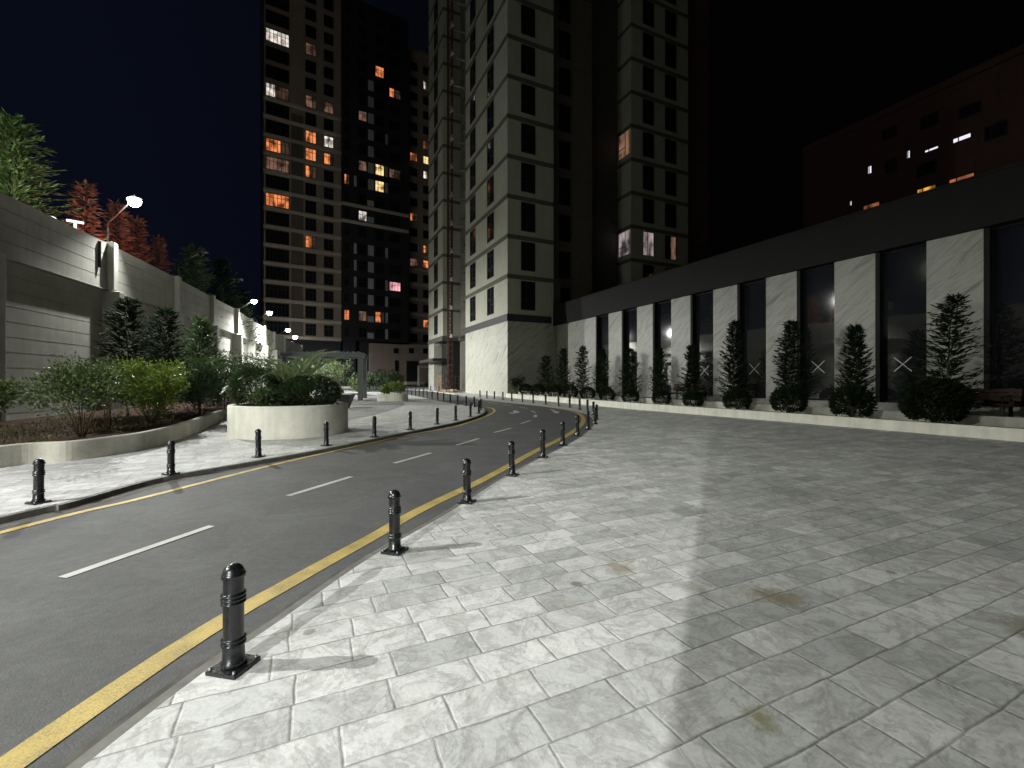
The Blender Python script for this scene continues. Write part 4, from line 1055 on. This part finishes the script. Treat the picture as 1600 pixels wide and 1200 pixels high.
mb = MB(); mb.add([(x*.87,y*.85,.44) for x, y in ring], [tuple(range(n))]); mb.build('soil', M['soil'], t)
shrub('shrub', 'bright green rounded shrub at the right in the small pale planter', .62, .85, M['lime'], 51, n=1700, leafL=.11, loc=(sp_[0]+.28, sp_[1]+.75, z+.42), bare=.02, clumps=12)
shrub('shrub', 'bright green low shrub at the left in the small pale planter', .5, .62, M['lime'], 52, n=1100, leafL=.11, loc=(sp_[0]-.5, sp_[1]+.8, z+.42), bare=.02, clumps=10)
# bushes in front of the rear podium
for i, (px, Y, py, r) in enumerate(((572,52,583,1.6),(590,58,588,1.8),(602,70,578,2.0),(620,74,582,1.6),(583,64,590,2.2),(560,50,590,1.3))):
    shrub('shrub', f'{["rounded","low","tall feathery","spiky","broad","small"][i]} dark shrub before the rear podium, {["left of","under","beside","right of","below","far left of"][i]} the small windows', r, ht(py,Y,0), M['dark_leaf'] if i != 5 else M['laurel'], 120+i, n=900, leafL=.28, loc=at(px,Y,0), bare=.03, clumps=14, group='shrubs before the rear podium')

# ------------------------------------------------------------------ construction hoist and clutter at the tower recess
hx = P(.4,17.2,0); 
hz = zg(hx[1])
t = thing('construction_hoist', 'red lattice construction hoist mast climbing the tower recess', 'hoist', (hx[0], hx[1], hz), math.atan2(U.y, U.x))
mb = MB(); Hh = 51; s = .24
for a in ((-s,-s),(s,-s),(s,s),(-s,s)): mb.cbox((a[0],a[1],Hh/2), (.09,.09,Hh))
z = .5
while z < Hh:
    for (x0,y0,x1,y1) in ((-s,-s,s,-s),(s,-s,s,s),(s,s,-s,s),(-s,s,-s,-s)):
        mb.tube([(x0,y0,z),(x1,y1,z)], .03, 4); mb.tube([(x0,y0,z),(x1,y1,min(Hh,z+.75))], .025, 4)
    z += .75
mb.build('mast', M['red_steel'], t)
mb = MB()
for k in range(15): mb.box((-.1,-.1,Z0-hz+k*FH-.35), (1.9,0,0), (0,.14,0), (0,0,.14)); mb.cbox((.1,-.5,Z0-hz+k*FH-.2), (.3,.7,.35))
mb.build('wall_tie', M['concrete_post'], t)
mb = MB()
for x in (-.9,.9):
    for y in (-.8,.8): mb.cbox((x,y,.9), (.07,.07,1.8))
for zz in (.3,.9,1.75): mb.cbox((0,-.8,zz), (1.8,.05,.07)); mb.cbox((0,.8,zz), (1.8,.05,.07)); mb.cbox((-.9,0,zz), (.05,1.6,.07)); mb.cbox((.9,0,zz), (.05,1.6,.07))
mb.build('base_cage', M['red_steel'], t)
q = g(686,613); t = thing('timber_post', 'thin bare timber stake before the tower recess', 'post', (q[0], q[1], zg(q[1])))
mb = MB(); mb.cbox((-.12,0,1.0), (.1,.1,2.0)); mb.cbox((.18,0,.95), (.1,.1,1.9)); mb.build('stake', M['timber'], t)
mb = MB(); mb.cbox((.03,-.08,1.7), (.5,.04,.1)); mb.build('crosspiece', M['timber'], t)
random.seed(4); q = P(-.4,14.5,0); mb = MB()
for k in range(30):
    a = rnd(-2.6,2.6); mb.cbox((a, rnd(-.5,.5), rnd(.05,.22)), (rnd(.2,.6), rnd(.15,.4), rnd(.08,.25)), rnd(0,3))
o = mb.build('rubble_pile', M['timber'], None, (q[0], q[1], zg(q[1]))); o.rotation_euler.z = math.atan2(W.y, W.x)
o['kind'] = 'stuff'; tag(o, 'pale heap of boards and rubble at the foot of the hoist', 'rubble')

# ------------------------------------------------------------------ building behind the camera (its edge shades the plaza)
t = thing('rear_house', 'plain rendered building standing behind the camera', 'building', (6,-10,0))
mb = MB(); mb.box((-9,4.0-.1,-.1), (22,0,0), (0,-9,0), (0,0,13)); mb.build('wall', M['tower_wall'], t)
for k in range(5):
    for j in range(3):
        mb = MB(); mb.box((-7.5+k*4,3.905,1.2+j*4), (1.6,0,0), (0,.05,0), (0,0,2.0)); mb.build('window', M['glass'], t)
